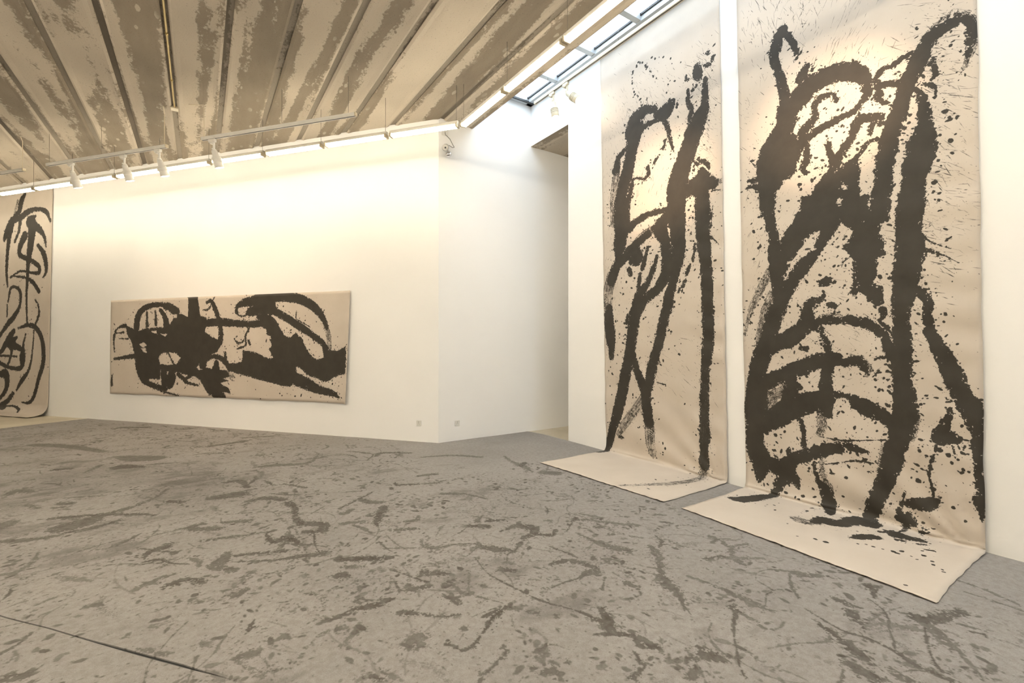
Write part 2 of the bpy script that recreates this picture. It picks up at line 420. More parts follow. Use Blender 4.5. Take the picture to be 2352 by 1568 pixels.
BIG_INK = '''s 97,1005,27 88,993,26 84,975,24 80,955,21 86,931,17 93,906,17 98,879,21 103,850,29 105,825,35|s 99,1004,16 111,988,13 120,967,12 126,943,9|s 108,830,52 122,842,48 141,857,46 164,866,41 189,868,37 212,862,36 232,848,31 245,827,21 248,807,18 243,797,16|s 242,796,13 234,786,12 220,778,13 204,776,14 187,771,15 167,767,16 147,760,17 131,759,19|p 89,850 109,860 132,825 121,795 117,782 127,766 142,758 147,741 131,730 130,718 122,709 122,694 108,687 94,679 82,664 77,641 75,609 45,616 42,653 44,684 38,705 37,733 45,762 61,785 73,799 85,812 94,830|s 14,688,5 28,689,11 47,683,18|s 17,704,7 44,700,19|s 25,749,2 38,728,4|s 159,794,11 158,817,14 166,829,15 178,830,11 191,826,8 196,812,8|s 157,792,16 147,784,19 137,774,21 130,762,22|s 141,738,13 142,714,17 134,699,15 138,684,10|s 181,738,8 183,720,12 185,700,12 186,677,17 183,662,23|s 266,751,15 251,755,18 238,758,20 229,752,18 222,733,16 210,716,17 198,698,17 191,681,18|s 272,735,9 255,741,11 250,725,7|s 261,711,5 248,713,8 239,700,8 230,690,10 214,677,20 207,663,29|p 163,662 171,674 183,678 202,664 214,682 228,686 234,660 231,637 235,612 231,600 243,571 128,597 124,606 139,620 150,640|e 201,644 211,638 210,632 202,636|e 195,615 201,613 199,608|s 371,881,5 369,868,14 363,868,20 349,864,23 337,857,26 327,844,26 322,830,27 314,812,29 306,793,27 300,774,26 294,751,28 285,730,31 279,707,30 275,683,30 271,658,29 269,634,30 265,609,32 263,584,32 262,567,32|d 363,888,5 351,881,6 339,874,6 324,860,5|s 380,869,9 387,855,13 389,838,14 386,821,12 383,805,7|d 373,877,7 383,869,16 390,847,17 388,825,16 383,800,11 377,785,6 372,778,2|s 298,794,8 317,779,9 324,765,12 326,748,18 328,725,21 327,701,28 323,678,43 323,661,41 316,644,44 312,621,36 310,597,37 309,573,39 306,557,39|s 258,824,11 264,805,14 262,791,14 270,777,10 282,765,5|s 264,805,14 272,807,15 285,805,12 298,796,11|s 260,825,10 267,835,12 281,836,9 293,840,9 301,844,8 312,845,10|s 337,812,6 340,821,6 341,805,9 343,791,9 337,786,6|s 323,788,6 330,782,8 339,774,5 343,767,3 341,752,4|s 133,886,22 142,903,16 147,909,10|s 126,934,8 129,938,7|s 62,660,32 64,629,25 66,598,23 72,566,22 74,535,29 76,504,32 79,474,29 81,443,30|s 144,604,43 128,570,50 111,550,48 97,522,39 82,491,33|s 189,577,30 179,559,25 163,534,22 150,514,23 137,499,29 121,481,32 104,456,29 89,431,32 77,404,37 65,375,37 55,341,33 46,313,42 36,285,43 27,253,37 23,222,39 21,175,43|p 126,605 129,642 248,611 246,564 219,549 207,562 196,572 186,566 174,549 149,557 128,567|e 194,617 201,614 201,607 195,608|d 61,488,19 42,453,19 26,423,16 12,386,10 4,351,5|d 66,439,21 50,403,18 40,366,15 32,322,12|s 263,607,32 262,586,32 255,567,30|p 212,566 248,569 267,560 262,537 269,513 270,495 259,489 257,469 252,449 250,444 267,437 266,406 254,402 241,411 237,424 224,431 220,468 218,501 202,490 216,504 200,517 212,534 219,549|l 220,490,5 221,458,7 220,431,11|s 264,396,10 265,386,10 262,379,7|s 258,376,5 266,366,9 271,360,9|s 307,595,39 305,571,39 304,546,38 303,522,38 306,502,45 303,480,43 299,458,42 297,434,39 293,410,32 291,385,28 291,360,28 291,335,31 291,310,31 291,286,30 292,261,30 294,236,33 296,210,38|s 315,526,12 328,512,4 339,503,3 358,491,1|s 323,497,13 330,493,6 351,480,3 368,466,1|s 314,432,12 321,419,16 330,404,15 327,393,13 328,373,15 330,354,19 337,333,21 347,314,25 354,293,28 362,273,27 369,253,26 377,236,26 383,221,24|s 144,418,16 138,395,23 135,375,32 124,361,36 102,344,38 79,332,33 58,320,33|s 145,363,11 158,376,16 176,379,19 191,377,15|d 161,388,6 186,389,7 202,384,5|s 208,378,18 227,373,21 245,366,19 259,353,17 269,338,18 275,320,19 275,306,12|s 251,304,2 265,307,6 277,310,12|s 162,363,6 165,349,10 172,332,13 175,316,15 177,299,30|s 189,300,27 169,299,30 149,293,33 125,283,34 100,273,31 77,260,32 50,246,37 32,235,36|d 213,310,5 230,304,8 243,288,9 237,272,9|s 194,292,8 208,297,20 224,298,21 235,288,14 240,275,6|s 172,285,25 170,263,22 168,240,25 171,224,30|s 123,323,9 134,321,12|s 247,270,2 253,276,6|d 97,240,19 82,227,23 62,219,21|s 122,239,9 111,253,9|s 172,457,20 162,453,11|s 183,407,13 176,410,8 191,406,8|s 159,419,14 167,427,11|s 146,409,13 149,420,10|s 27,245,41 28,211,48 28,177,49 23,143,44 23,109,44 29,83,50 35,57,38 31,26,13|s 171,228,33 148,214,40 123,205,47 95,189,48 70,169,45 44,149,34|s 103,256,27 102,231,30 99,208,36|d 45,226,21 58,207,33 51,187,19|s 186,231,15 207,229,12 226,216,29 243,208,31 259,201,25 274,189,24|e 194,220 203,219 205,214 202,209 196,213|s 170,255,24 171,237,24 166,215,32 170,195,22|d 159,193,17 161,170,19 154,150,11|s 191,127,19 171,122,23 152,112,25 129,100,26 112,92,25 93,75,29 68,65,29 52,68,29 39,78,34|s 200,136,8 213,131,16 227,130,12 240,128,3|s 49,80,22 68,65,33 87,56,43 105,44,21 113,29,8|s 90,57,31 79,35,23 69,13,17 64,2,10|s 24,-101,21 38,-97,35 49,-70,35 57,-31,27 67,4,13|s 121,173,9 126,143,9 125,121,13|s 97,109,9 97,96,11|s 146,91,6 149,70,7 154,53,12 165,38,24 170,21,27 172,4,26 184,-31,11|d 160,97,8 162,67,11 170,45,21|s 291,264,30 295,240,31 296,219,34 292,197,38 287,175,36 283,155,32 278,135,32 273,113,30 266,89,30 259,68,28 252,47,26 245,26,26 240,7,23 241,-26,20|d 263,141,11 258,107,11 252,78,9|d 311,199,10 304,164,8|s 243,-24,44 226,-23,41 220,-47,30 213,-67,31 201,-73,40 188,-72,33 184,-100,15|d 186,-97,23 172,-113,29 154,-109,22|s 359,269,25 367,249,25 374,233,26 381,214,25 386,193,20 389,169,18 389,145,17 390,121,16 390,97,15 388,78,12 389,64,8 391,47,2|s 355,224,4 352,210,12 348,195,16 342,181,23 338,173,21|s 346,175,33 361,174,15 367,177,6|s 356,163,5 359,149,2|s 361,167,3 368,154,1|s 336,160,3 333,141,5 328,122,5 327,101,4 330,87,4 330,69,5|s 297,48,15 311,53,22 325,57,22 335,65,10 342,73,2|s 292,66,5 288,49,4 283,32,10 285,22,16 296,20,25 293,6,11 289,-25,3|s 255,-121,11 262,-100,24 271,-87,24|s 268,-52,6 281,-33,8|s 293,-44,32 308,-44,20 318,-39,20 328,-40,6|s 318,2,12 325,3,4|s 324,-60,8 330,-53,8|s 300,-68,11 305,-65,11|s 318,10,4 321,10,4|s 338,-76,4 347,-72,6|s 155,88,1 184,96,3 217,108,3 248,109,2|s 158,144,2 193,143,3 230,149,2 265,156,2|o 269,-143 278,-134 288,-134 300,-132 312,-128 317,-130 320,-116 334,-124 342,-129 345,-106 358,-119 361,-131 374,-140 377,-148 358,-240 235,-182 220,-184 196,-198 151,-48 110,-97 97,-48 87,-77 202,72 195,34 221,120 252,170 268,220 316,226 257,245 123,239 50,132 69,133 88,143 94,102 66,110 114,50 122,14 135,70 89,12 95,29 116,3 142,35 153,9 314,145 322,139 330,138 342,151 351,145 355,133 363,140 369,126 376,123 309,108 301,95 316,114 311,92 357,60 371,42 316,21 159,-153|o 198,792 194,824 199,829 127,665 150,666 129,654 126,682 156,670 192,780 204,758 196,751 187,741 178,748 260,713 252,712 306,723 308,736 311,711 301,716 147,935 131,920 126,931 134,940 154,893 149,886 347,686 360,672 362,650 353,724 369,708 359,711 344,643 339,608 337,592 289,819 280,783|x 138,545,10 144,532,13 151,525,6|x 154,556,7 161,557,5|x 102,504,4 121,507,4|x 92,299,4 78,278,3|x 107,309,2 89,284,3|o 93,566 29,585 38,560 52,545 28,524 39,547 43,550 96,479 93,465 97,464 103,410 119,411 125,402 103,397 133,416 136,421 146,426 162,470 157,458 187,485 192,477 180,470 187,453 177,462 167,436 171,419 161,408 156,408 205,543 207,540 261,455 271,459 275,451 273,452 320,446 324,460 325,436 329,426 345,382 348,369 267,294 273,290 269,282 251,265 251,251 256,245 262,246 264,268 272,254 270,219 315,226 124,240 116,248 130,234 134,263 123,329 247,387 350,382'''
SMALL_INK = '''s 257,970,30 238,956,46 210,962,21|s 205,978,20 177,990,27 153,986,41 131,971,49 118,946,46|s 243,944,13 204,946,15 170,946,16 152,934,18|s 237,933,15 250,901,13 255,872,11 265,842,6|s 236,879,9 233,862,11|s 366,1053,10 371,1051,10|s 363,1024,11 371,1021,11|s 377,1026,8 382,1036,7|s 336,1030,22 338,1014,28 344,1002,18|s 306,1015,10 311,1012,9|s 360,989,12 358,965,19 357,931,22 347,906,40 333,887,52 323,869,52|s 311,984,9 310,952,14 319,930,13 314,909,16|s 335,984,9 323,978,9|s 176,1116,8 182,1109,8|s 190,1093,4 195,1089,4|s 131,1122,5 130,1115,7|s 145,1045,5 148,1041,4|s 139,952,52 126,916,50 118,884,43 108,851,46|s 102,907,14 70,888,21 60,855,34|s 112,856,41 99,825,50 84,787,46 75,754,50 74,712,55 77,663,57 68,623,46 62,588,28|d 61,842,31 50,796,29 44,749,25 43,694,21|s 170,795,7 126,808,9 118,784,18 105,752,22 96,713,30 93,678,39|s 178,827,12 181,809,13 170,798,11|s 212,843,10 202,833,9|s 245,692,14 185,693,20 142,684,24 108,669,31|d 184,645,28 148,629,30 122,608,29|s 177,638,22 145,624,24 115,603,36 87,584,32 51,559,34 34,524,38|s 126,601,42 134,577,45 118,573,31|d 34,531,45 20,495,42 15,452,39|s 106,546,19 109,534,17|p 184,653 212,675 245,697 295,719 292,574 280,555 265,568 250,602 214,606|x 247,646,14 250,618,10|x 252,575,5 252,548,6|s 230,606,31 239,561,38 234,524,37 211,488,32 180,466,28 145,452,37|s 173,602,10 163,572,15 154,545,16|s 146,529,13 138,490,15|s 204,572,11 190,535,17 167,498,21 145,472,33 134,444,44|s 330,873,52 316,848,52 298,812,55 281,776,59 271,736,63 270,683,55 272,630,49 274,577,43 264,525,34 248,474,28 238,421,27|s 344,769,13 344,736,53 313,730,41 277,719,36|s 347,735,33 374,725,33|d 369,736,18 390,722,18|s 400,703,2 369,707,5|s 344,736,42 344,701,40 346,655,44 346,605,41 350,554,35 354,504,33 355,454,33 355,414,34|s 340,793,9 359,779,12 365,765,8|s 320,800,7 334,785,9|s 368,660,5 370,620,3|s 367,596,4 387,573,2|s 374,668,2 370,640,3|s 322,584,7 318,544,9|s 308,535,8 297,511,12|s 291,493,10 285,481,9|s 275,474,7 272,466,6|o 236,879 229,862 246,873 239,854 254,837 247,802 247,775 202,825 195,818 219,847 188,843 314,781 320,774 311,772 323,783 337,799 367,769 312,684 306,675 318,667 309,654 324,681 302,634 305,623 311,612 317,652 44,835 31,802 35,758 25,717 37,665 48,638 29,691 102,895 94,880 86,871 104,841 244,657 263,642 78,496 74,526 81,478 56,589 93,512 124,520 162,601 142,501|o 165,1129 156,1133 150,1138 144,1130 127,1104 127,1095 127,1087 130,1071 133,1060 137,1051 154,1029 157,1020 160,1009 208,1119 236,1109 259,1093 263,1077 290,1067 212,1062 201,1073 197,1127 222,1116 256,1034 271,1026 250,1027 244,1007 265,998 254,985 280,971 275,954 277,961 325,992 327,976 344,988 386,1036 306,1023 96,977 89,957|s 22,438,29 21,412,40 24,364,42 30,322,31 29,288,19|s 143,451,49 123,412,44 116,373,42 105,323,39 94,272,39 80,221,42 65,169,42 47,115,39 28,66,29 13,27,30 5,5,27 6,-37,13|s 111,303,26 126,259,25 144,225,31 159,193,36 164,150,37 169,112,34|d 169,112,35 174,65,32 180,30,28|l 240,462,28 225,398,32 212,352,31 200,314,31 182,266,35 171,213,29|d 171,213,29 143,167,29 104,123,29 77,89,28 52,59,17|l 347,282,25 345,239,25 342,196,27 341,154,26 342,111,28 339,68,28 340,26,25|d 341,30,25 336,6,21 344,-33,22 338,-79,22 323,-137,23 303,-185,15 271,-242,10|s 97,414,9 93,394,13|s 56,51,8 73,53,7|s 198,225,2 227,220,4|o 49,398 56,399 73,397 83,391 90,378 79,353 62,348 75,333 89,343 68,307 54,297 50,271 25,259 32,239 20,201 27,175 33,140 25,275 17,248 259,442 256,429 246,363 257,325 276,331 239,316 270,303 220,286 136,93 223,50 216,61 193,17 285,175 154,401 64,446 78,476 172,391 112,183 1,146 288,463|s 356,418,35 357,367,33 354,325,34 351,287,29|s 143,451,45 123,412,42 116,373,40 105,323,37'''
PAINT_INK = '''s 1402,398,34 1395,441,33 1368,474,28 1322,490,24 1263,494,21 1212,481,34 1173,461,35|s 1342,464,9 1341,407,16|s 1292,468,10 1289,411,16|s 1263,472,17 1237,439,27 1227,396,38|p 1470,413 1415,393 1381,388 1348,397 1322,397 1263,401 1224,396 1186,443 1161,456 1111,441 1092,446 1050,445 1014,435 1013,399 1025,376 995,353 954,335 936,326 960,299 1013,280 1049,252 1080,224 1135,214 1211,217 1262,226 1262,183 1321,186 1354,166 1388,204 1408,257 1415,296 1429,335 1456,369|e 1275,273 1256,292 1211,297 1173,293 1151,274 1173,251 1224,243 1262,249|s 1224,302,8 1185,248,8|e 1385,330 1361,339 1341,325 1361,315|e 1371,311 1348,315 1341,294 1361,296|e 1263,373 1224,372 1237,361|e 1315,382 1289,387 1282,373|e 1192,452 1173,452 1173,438 1186,438|s 1087,522,52 1083,482,58 1080,441,67|s 1099,409,60 1019,415,32 942,417,34 861,411,27 794,407,26 738,409,26 711,391,14|s 1014,497,11 990,501,17 972,475,22 957,443,23 945,407,23 939,371,23 948,335,29 989,344,33 1025,358,43|s 1394,238,26 1367,190,30 1334,167,26 1275,152,22 1230,146,24|s 1243,212,38 1236,174,39 1236,134,17|s 1195,208,41 1204,175,47 1214,154,18|s 1301,149,10 1223,132,10 1160,121,4|s 1166,209,16 1129,186,21 1110,173,14 1055,166,8|s 1129,186,15 1092,210,20|s 1031,248,40 1019,269,33 983,281,18 942,276,21 913,258,26 896,236,24|p 1061,224 1013,239 971,231 907,227 895,205 930,195 901,187 942,177 895,156 890,138 924,142 913,120 971,119 1007,139 1031,170 1055,197|s 960,256,23 965,226,41|d 919,214,32 878,205,18|s 1135,223,28 1080,220,38 1049,206,29|s 1532,266,10 1477,273,15 1408,281,22|s 1470,408,20 1512,399,9 1533,369,14 1536,335,10 1532,298,7|s 1519,377,6 1477,381,9|s 1505,354,3 1449,352,6|s 862,455,14 856,477,20 822,490,32 777,497,40 728,505,42 674,507,37 610,506,36 558,496,38 512,475,35 477,447,30 452,414,20 442,389,14|d 452,414,22 437,372,22 429,310,18|s 862,455,8 844,439,7 816,441,9 794,458,28 750,466,40 706,478,54|p 800,493 674,499 668,464 690,439 750,440 799,436 811,450 766,471|s 690,460,31 631,433,29 579,405,29 527,377,27 487,352,24 457,331,23 439,293,34|s 750,435,26 722,430,41 695,404,59 673,374,56 657,343,68 652,309,74 641,275,78|p 706,378 673,387 647,386 631,365 605,356 579,373 553,356 532,318 507,285 481,276 457,281 452,310 422,310 397,306 359,323 354,278 359,225 393,220 422,203 451,194 496,209 527,217 558,242 578,250 568,225 522,205 471,181 422,170 397,158 385,140 407,145 471,156 532,171 578,191 599,173 652,176 705,187 771,199 844,215 901,227 901,259 867,255 833,264 827,308 771,300 706,278 684,279 700,313 689,326 700,352 673,352 717,370|s 576,191,31 532,171,17 476,158,17 417,149,13 388,142,8|s 799,392,9 816,361,10 816,326,10 856,313,8|s 873,353,6 850,335,11 816,344,5|s 802,344,11 794,330,9|s 919,294,14 913,272,14|s 1546,194,10 1546,154,16|s 972,516,4 1002,471,8 1032,467,5|s 579,428,4 576,454,3|s 573,420,5 542,407,4 517,394,3|o 1449,437 1456,435 1436,452 1422,466 1415,475 1382,499 652,485 636,472 647,461 626,455 610,450 589,437 605,446 663,468 553,474 487,412 620,390 605,369 631,382 395,357 711,137 766,157 578,138 641,138 512,136 741,123 417,199 402,191 393,216 378,212 407,183 388,195 373,188 417,215 432,194 662,158 636,168 620,147 652,146 599,143 856,299 913,312 925,299 896,326 919,321 867,201 890,192 872,188 738,317 522,347 517,331 497,335 548,360 1442,150 1179,176 887,485 1166,171 989,185'''
LEFT_INK = '''s 2136,1032,17 2165,997,35 2176,953,29 2206,936,28|d 2188,1007,14 2212,940,14|s 2170,922,36 2112,947,29 2043,953,21 1986,937,23 1955,891,15|s 2182,923,33 2230,911,40 2266,860,40 2287,827,21|s 2230,896,36 2253,821,29 2265,745,22 2271,668,19 2262,602,12|s 2170,899,24 2182,854,17 2208,814,16|s 2060,921,15 2100,897,53 2031,859,34 1997,819,20 1985,774,9|s 2083,892,58 2088,825,49 2099,766,41 2111,706,29 2116,646,23 2122,571,17 2121,496,14 2115,424,14|s 2135,836,44 2170,785,32 2169,747,26 2099,721,24 2036,688,23 2036,658,22 2087,660,11 2169,671,11 2241,644,10|s 2042,785,18 2002,745,30 1985,700,28 1985,655,17 2007,634,8|s 2217,650,9 2134,639,15 2076,615,22 2032,572,21|s 2258,529,10 2240,590,16 2204,597,16 2169,573,20 2171,512,17 2204,467,26 2252,429,30 2294,391,22 2324,361,19|s 2264,514,10 2266,460,10|s 2058,532,8 2035,501,11 2035,457,13 2058,420,13|s 2182,402,11 2109,416,21 2058,405,26 2017,360,27 2000,293,28 2006,234,28 2034,166,24 2068,83,21 2108,52,17 2155,54,6|s 2069,390,9 2080,293,10 2103,210,16 2155,156,25 2196,109,10|s 2127,375,9 2144,322,17 2150,269,42 2161,216,26 2239,215,19 2299,230,21 2336,244,17|s 2215,391,26 2251,353,39 2300,299,26 2324,283,19|s 2191,360,13 2239,330,55 2191,315,33 2150,300,25|s 2227,299,23 2239,261,16 2263,222,15|s 2324,272,12 2191,269,9|s 2311,183,31 2275,184,49 2262,146,36 2280,99,25 2323,63,19|s 2220,93,21 2262,54,28 2298,29,41 2274,15,34|s 2298,21,15 2214,29,12 2160,12,16 2140,-11,8|o 2081,495 2081,480 2084,465 2086,442 2127,368 2132,353 2115,300 2109,375'''
FLOOR_INK = '''s 154,1064,22 161,1023,16 153,972,12 160,927,23 189,907,20 180,876,19 156,883,16|s 87,1122,18 116,1128,24 148,1093,23|s 34,1017,11 77,998,18|s -16,1021,18 5,1031,14|s -8,1011,23 28,987,19|s -199,1150,53 -175,1163,48 -160,1188,26 -116,1215,16 -80,1260,8 -62,1319,10|s -191,1117,15 -164,1117,16 -124,1138,11|s -300,1218,40 -295,1234,34|s -278,1128,12 -244,1114,17 -209,1107,14|s -38,963,8 -49,946,21 -64,942,15 -71,918,5 -68,902,2|s -68,902,10 -50,897,10 -35,873,5 -13,855,3|s -84,970,4 -60,942,5 -32,913,10|s -13,879,5 0,856,10 0,837,4|s 38,865,14 28,837,27 17,825,15 40,797,16|s 47,845,8 72,839,8 114,822,13|s 97,914,6 102,868,10 124,874,17 138,844,9|s 52,821,5 87,801,6 134,787,13 162,778,10|s -71,806,8 -59,817,16 -46,825,12 -29,831,7|s -41,791,8 -26,800,15 -8,797,12 4,780,12|s 50,754,4 64,774,8|s 40,714,15 54,724,9|s 10,796,7 20,789,7|s -119,792,9 -104,786,12|s 35,572,13 51,569,11|s 72,581,4 81,585,8 85,575,4|s 127,590,9 140,586,8|s -56,651,5 -43,637,6 -31,624,6 -23,620,3|s -177,721,5 -167,735,6 -161,755,4|s -238,966,7 -220,966,10 -211,999,7 -214,1036,4|s -159,666,13 -145,662,16|s -193,1772,29 -149,1718,68 -107,1690,60|s -449,2138,41 -350,2041,42 -246,1885,27|s -312,1686,25 -284,1677,17|s -243,1610,10 -222,1677,17|s -173,1623,52 -127,1592,21|s -350,1442,7 -344,1494,26 -310,1464,15|s 54,1303,16 82,1301,17 92,1230,13|s 24,1190,33 69,1187,48|s 168,1210,8 203,1155,11|s -54,1217,14 -30,1194,14|s -297,1355,10 -273,1316,12|s -239,1323,18 -222,1315,18|s 130,1418,20 170,1412,30 253,1389,16 301,1490,5|s 27,1787,23 125,1815,30|s 129,1881,17 218,1857,20|s -259,2382,20 -170,2330,24|s -76,1013,5 -16,1026,8 10,1028,6|s 12,941,11 41,934,10 80,925,5 111,922,5|s -89,981,3 -71,1010,3 -60,1056,2 -63,1077,1|s 133,917,2 132,890,2 118,866,4|s 168,875,4 159,822,3 159,784,3|s -233,1222,13 -166,1198,14 -100,1159,11 -72,1135,10|s 285,1008,17 296,976,20 317,955,14|s 312,930,17 286,883,17 269,847,10|s 269,899,10 301,878,10|s 234,939,19 252,948,15|s 221,888,12 256,874,10|s 235,970,7 276,1001,6 321,1036,5|s 319,831,12 340,827,16 351,845,4|s 291,805,9 319,790,11|s 180,744,17 212,725,17 247,705,11|s 182,711,13 203,700,8|s 167,691,19 173,687,19|s 313,740,5 305,715,7 314,703,14 327,693,12|s 251,740,6 278,725,5 299,708,5|s 327,693,6 350,692,4 383,673,6 383,662,10 396,642,20 418,617,11|s 349,643,2 381,664,3|s 356,631,2 347,581,2 352,545,4 359,515,3 369,474,4 386,445,3 394,425,4 400,403,6 398,385,8|s 394,380,8 409,400,15 420,422,7|s 376,389,3 398,374,9 411,362,9 412,344,13 416,334,11|s 391,344,2 385,330,8 378,320,5 360,318,9|s 485,696,21 498,673,24 484,649,17 468,651,14 450,640,10 425,619,5 405,612,3 391,595,3|s 411,746,15 434,726,15|s 431,756,12 453,776,8|s 453,746,12 473,737,12|s 486,647,7 510,631,12 528,645,7|s 593,666,14 572,651,5 540,628,3|s 593,666,12 623,626,8 635,609,12 664,576,12|s 550,613,3 552,571,11 561,535,18 574,512,15|s 615,506,10 600,481,14 573,453,10 551,433,15 538,414,27 531,394,15 518,374,5 501,359,2|s 442,548,7 463,546,14|s 399,495,3 424,496,3 452,494,7 472,498,14 482,491,10|s 474,539,10 483,520,12 490,500,7|s 452,452,3 479,475,2|s 495,444,15 494,429,6 485,415,3 463,418,4|s 238,601,13 261,594,11|s 227,629,7 225,605,6 238,596,7|s 143,590,3 156,594,5 167,593,12 187,588,15 211,590,8|s 269,560,6 275,543,10 277,532,7|s 237,662,3 253,628,4 265,604,5|s 208,553,10 224,540,7 245,519,4 263,511,5|s 326,596,5 298,546,3|s 290,582,7 291,555,5 297,544,4|s 305,531,5 315,515,3 324,501,3|s 319,493,11 331,482,9 335,477,5|s 321,493,9 307,486,11 285,473,6 266,459,4 250,450,5 237,448,4 232,462,3 227,468,6|s 288,490,8 305,491,9|s 339,468,7 347,459,7|s 213,495,15 203,495,20 193,484,15 204,481,14|s 278,431,6 275,419,7 264,415,5 249,407,4 237,404,6 229,398,7|s 306,399,7 307,392,6|s 291,373,11 299,370,11|s 283,384,7 287,382,7|s 389,1078,4 386,1057,12 429,1035,10|s 456,1098,14 496,1089,18|s 539,1273,12 627,1238,16 681,1177,15|s 431,1358,11 460,1387,22 530,1340,13|s 383,1464,10 432,1393,7 396,1324,5|s 444,939,13 483,913,12 511,855,5|s 746,1145,8 730,1088,10 727,1027,22 716,967,8|s 723,1029,12 751,1052,15|s 736,945,33 759,920,33|s 144,464,8 151,454,6|s 284,586,11 296,589,8|s 269,635,9 294,612,14|s 372,576,14 382,564,14|s 581,411,4 590,366,8 589,345,15 589,325,15 590,306,9 596,295,4|s 733,474,11 730,448,7 720,434,9 737,426,7 759,421,4|s 715,424,9 693,410,8|s 649,428,8 681,418,8|s 684,396,10 679,388,9|s 654,352,1 672,360,2 699,355,3 714,337,6 721,321,17 738,305,9|s 651,351,2 645,329,3 641,323,7 623,321,3 597,309,1|s 627,330,5 651,318,7|s 762,255,14 755,246,10 733,239,3|s 726,243,1 710,222,4 689,210,3 668,203,2 645,192,2 631,187,3|s 689,266,8 688,252,11 692,239,4|s 672,243,13 657,232,11 651,225,6 635,215,1|s 558,332,12 555,323,9 535,314,5 507,298,2 485,282,2 467,269,4 453,256,4|s 559,339,4 555,315,8 555,300,6 549,285,5 562,276,2 581,279,2|s 632,278,2 624,253,3 620,229,4 628,210,4 625,185,5 617,168,6 616,153,6 618,139,9|s 610,252,8 606,238,10 593,219,12 589,204,13 583,191,5 578,181,3|s 562,205,11 560,196,16 558,187,14 561,175,11|s 583,170,14 583,163,14|s 723,194,18 734,183,20 757,174,14 786,165,12|s 716,181,16 706,170,18 693,157,18 686,150,9 670,138,4 656,126,4 643,120,2|s 706,181,3 667,168,3 641,157,3 626,146,3|s 749,161,5 753,149,6|s 741,149,4 746,139,4|s 455,305,10 453,295,21 457,284,16|s 432,301,9 434,298,8|s 539,400,2 515,373,4 502,351,2|s 885,193,3 885,176,4 876,146,6 867,128,3|s 524,367,2 553,348,3'''

# ------------------------------------------------------------------ the room shell
# floor
struct(MB().box((-16, -8, -.15), (9.2, 19.5, 0)).build('floor', CFLOOR), 'bare tan concrete floor beyond the carpet')
# scroll wall with the tall opening at its far end (a profile in Y/Z pushed out along X)
prof = [(-7.4, 0), (6.03, 0), (6.03, ZC), (YM, ZC), (YM, ZS + .12), (-7.4, ZS + .12)]
n = len(prof); vs = [(XW, y, z) for y, z in prof] + [(XW + .22, y, z) for y, z in prof]
struct(MB().add(vs, [tuple(range(n)), tuple(range(n, 2 * n))[::-1]] + [(i, (i + 1) % n, n + (i + 1) % n, n + i) for i in range(n)]).build('wall_right', PLASTER), 'tall white wall behind the two big scrolls')
# short end wall, mitred against the slanting wall
mx, my = CO.x + .0955, YM + .2
struct(MB().prism([(CO.x, YM), (9.2, YM), (9.2, YM + .2), (mx, my)], 0, ZS + .12).build('wall_back', PLASTER), 'narrow white end wall under the skylight')
P1 = on_left(13.5); Q1 = on_left(13.5, -.2)
struct(MB().prism([(CO.x, CO.y), (mx, my), (Q1.x, Q1.y), (P1.x, P1.y)], 0, ZC + .028).build('wall_left', PLASTER), 'long white wall carrying the horizontal painting')
# walls out of view that close the hall
P2 = P1 - LN * 11; P3 = P2 - LD * 16
def wall_seg(name, a, b, z=ZC + .028, t=.2):
    a = Vector((a[0], a[1], 0)); b = Vector((b[0], b[1], 0)); d = (b - a).normalized(); o = Vector((d.y, -d.x, 0)) * -t
    return struct(MB().prism([(a.x, a.y), (b.x, b.y), ((b + o).x, (b + o).y), ((a + o).x, (a + o).y)], 0, z).build(name, PLASTER))
wall_seg('wall_side', P2, P1); wall_seg('wall_rear', P3, P2); wall_seg('wall_return', (P3.x, -7.2), P3)
struct(MB().box((P3.x - .2, -7.4, 0), (XW, -7.2, ZS + .12)).build('wall_front', PLASTER))
# ceiling: slab with precast planks hung under it, joints left open between them
ceil = struct(MB().box((-16, -7.4, ZC + .028), (XE, 19.5, ZC + .34)).build('ceiling', GROUT), 'stained bare concrete plank ceiling')
PITCH, JOINT0, GAP = .6185, 3.375, .075
hw = (PITCH - GAP) / 2; L0, L1 = -7.2, 19.2
def plank_mesh(hw_l, hw_r, name='plank'):
    # dished soffit: edges drop a little below the middle, arrises chamfered
    px = [-hw_l, -hw_l + .03, -hw_l + .085, hw_r - .085, hw_r - .03, hw_r]; pz = [.016, 0, .009, .009, 0, .016]
    ys = [L0, 2.0, 8.0, L1]; vs = []
    for y in ys:
        for x, z in zip(px, pz): vs.append((x, y, z))
        vs += [(hw_r, y, .032), (-hw_l, y, .032)]
    k = 8; fs = []
    for j in range(len(ys) - 1):
        for i in range(k): fs.append((j * k + i, j * k + (i + 1) % k, (j + 1) * k + (i + 1) % k, (j + 1) * k + i))
    fs += [tuple(range(k)), tuple(range((len(ys) - 1) * k, len(ys) * k))]
    return MB().add(vs, fs).mesh(name)
pm = plank_mesh(hw, hw)
for k in range(26):
    o = link('plank', pm, CEIL, ceil); o.location = (JOINT0 - PITCH * (k + .5), 0, ZC)
em = plank_mesh((XE - JOINT0 - GAP / 2) / 2, (XE - JOINT0 - GAP / 2) / 2)
o = link('plank', em, CEIL, ceil); o.location = ((XE + JOINT0 + GAP / 2) / 2, 0, ZC)
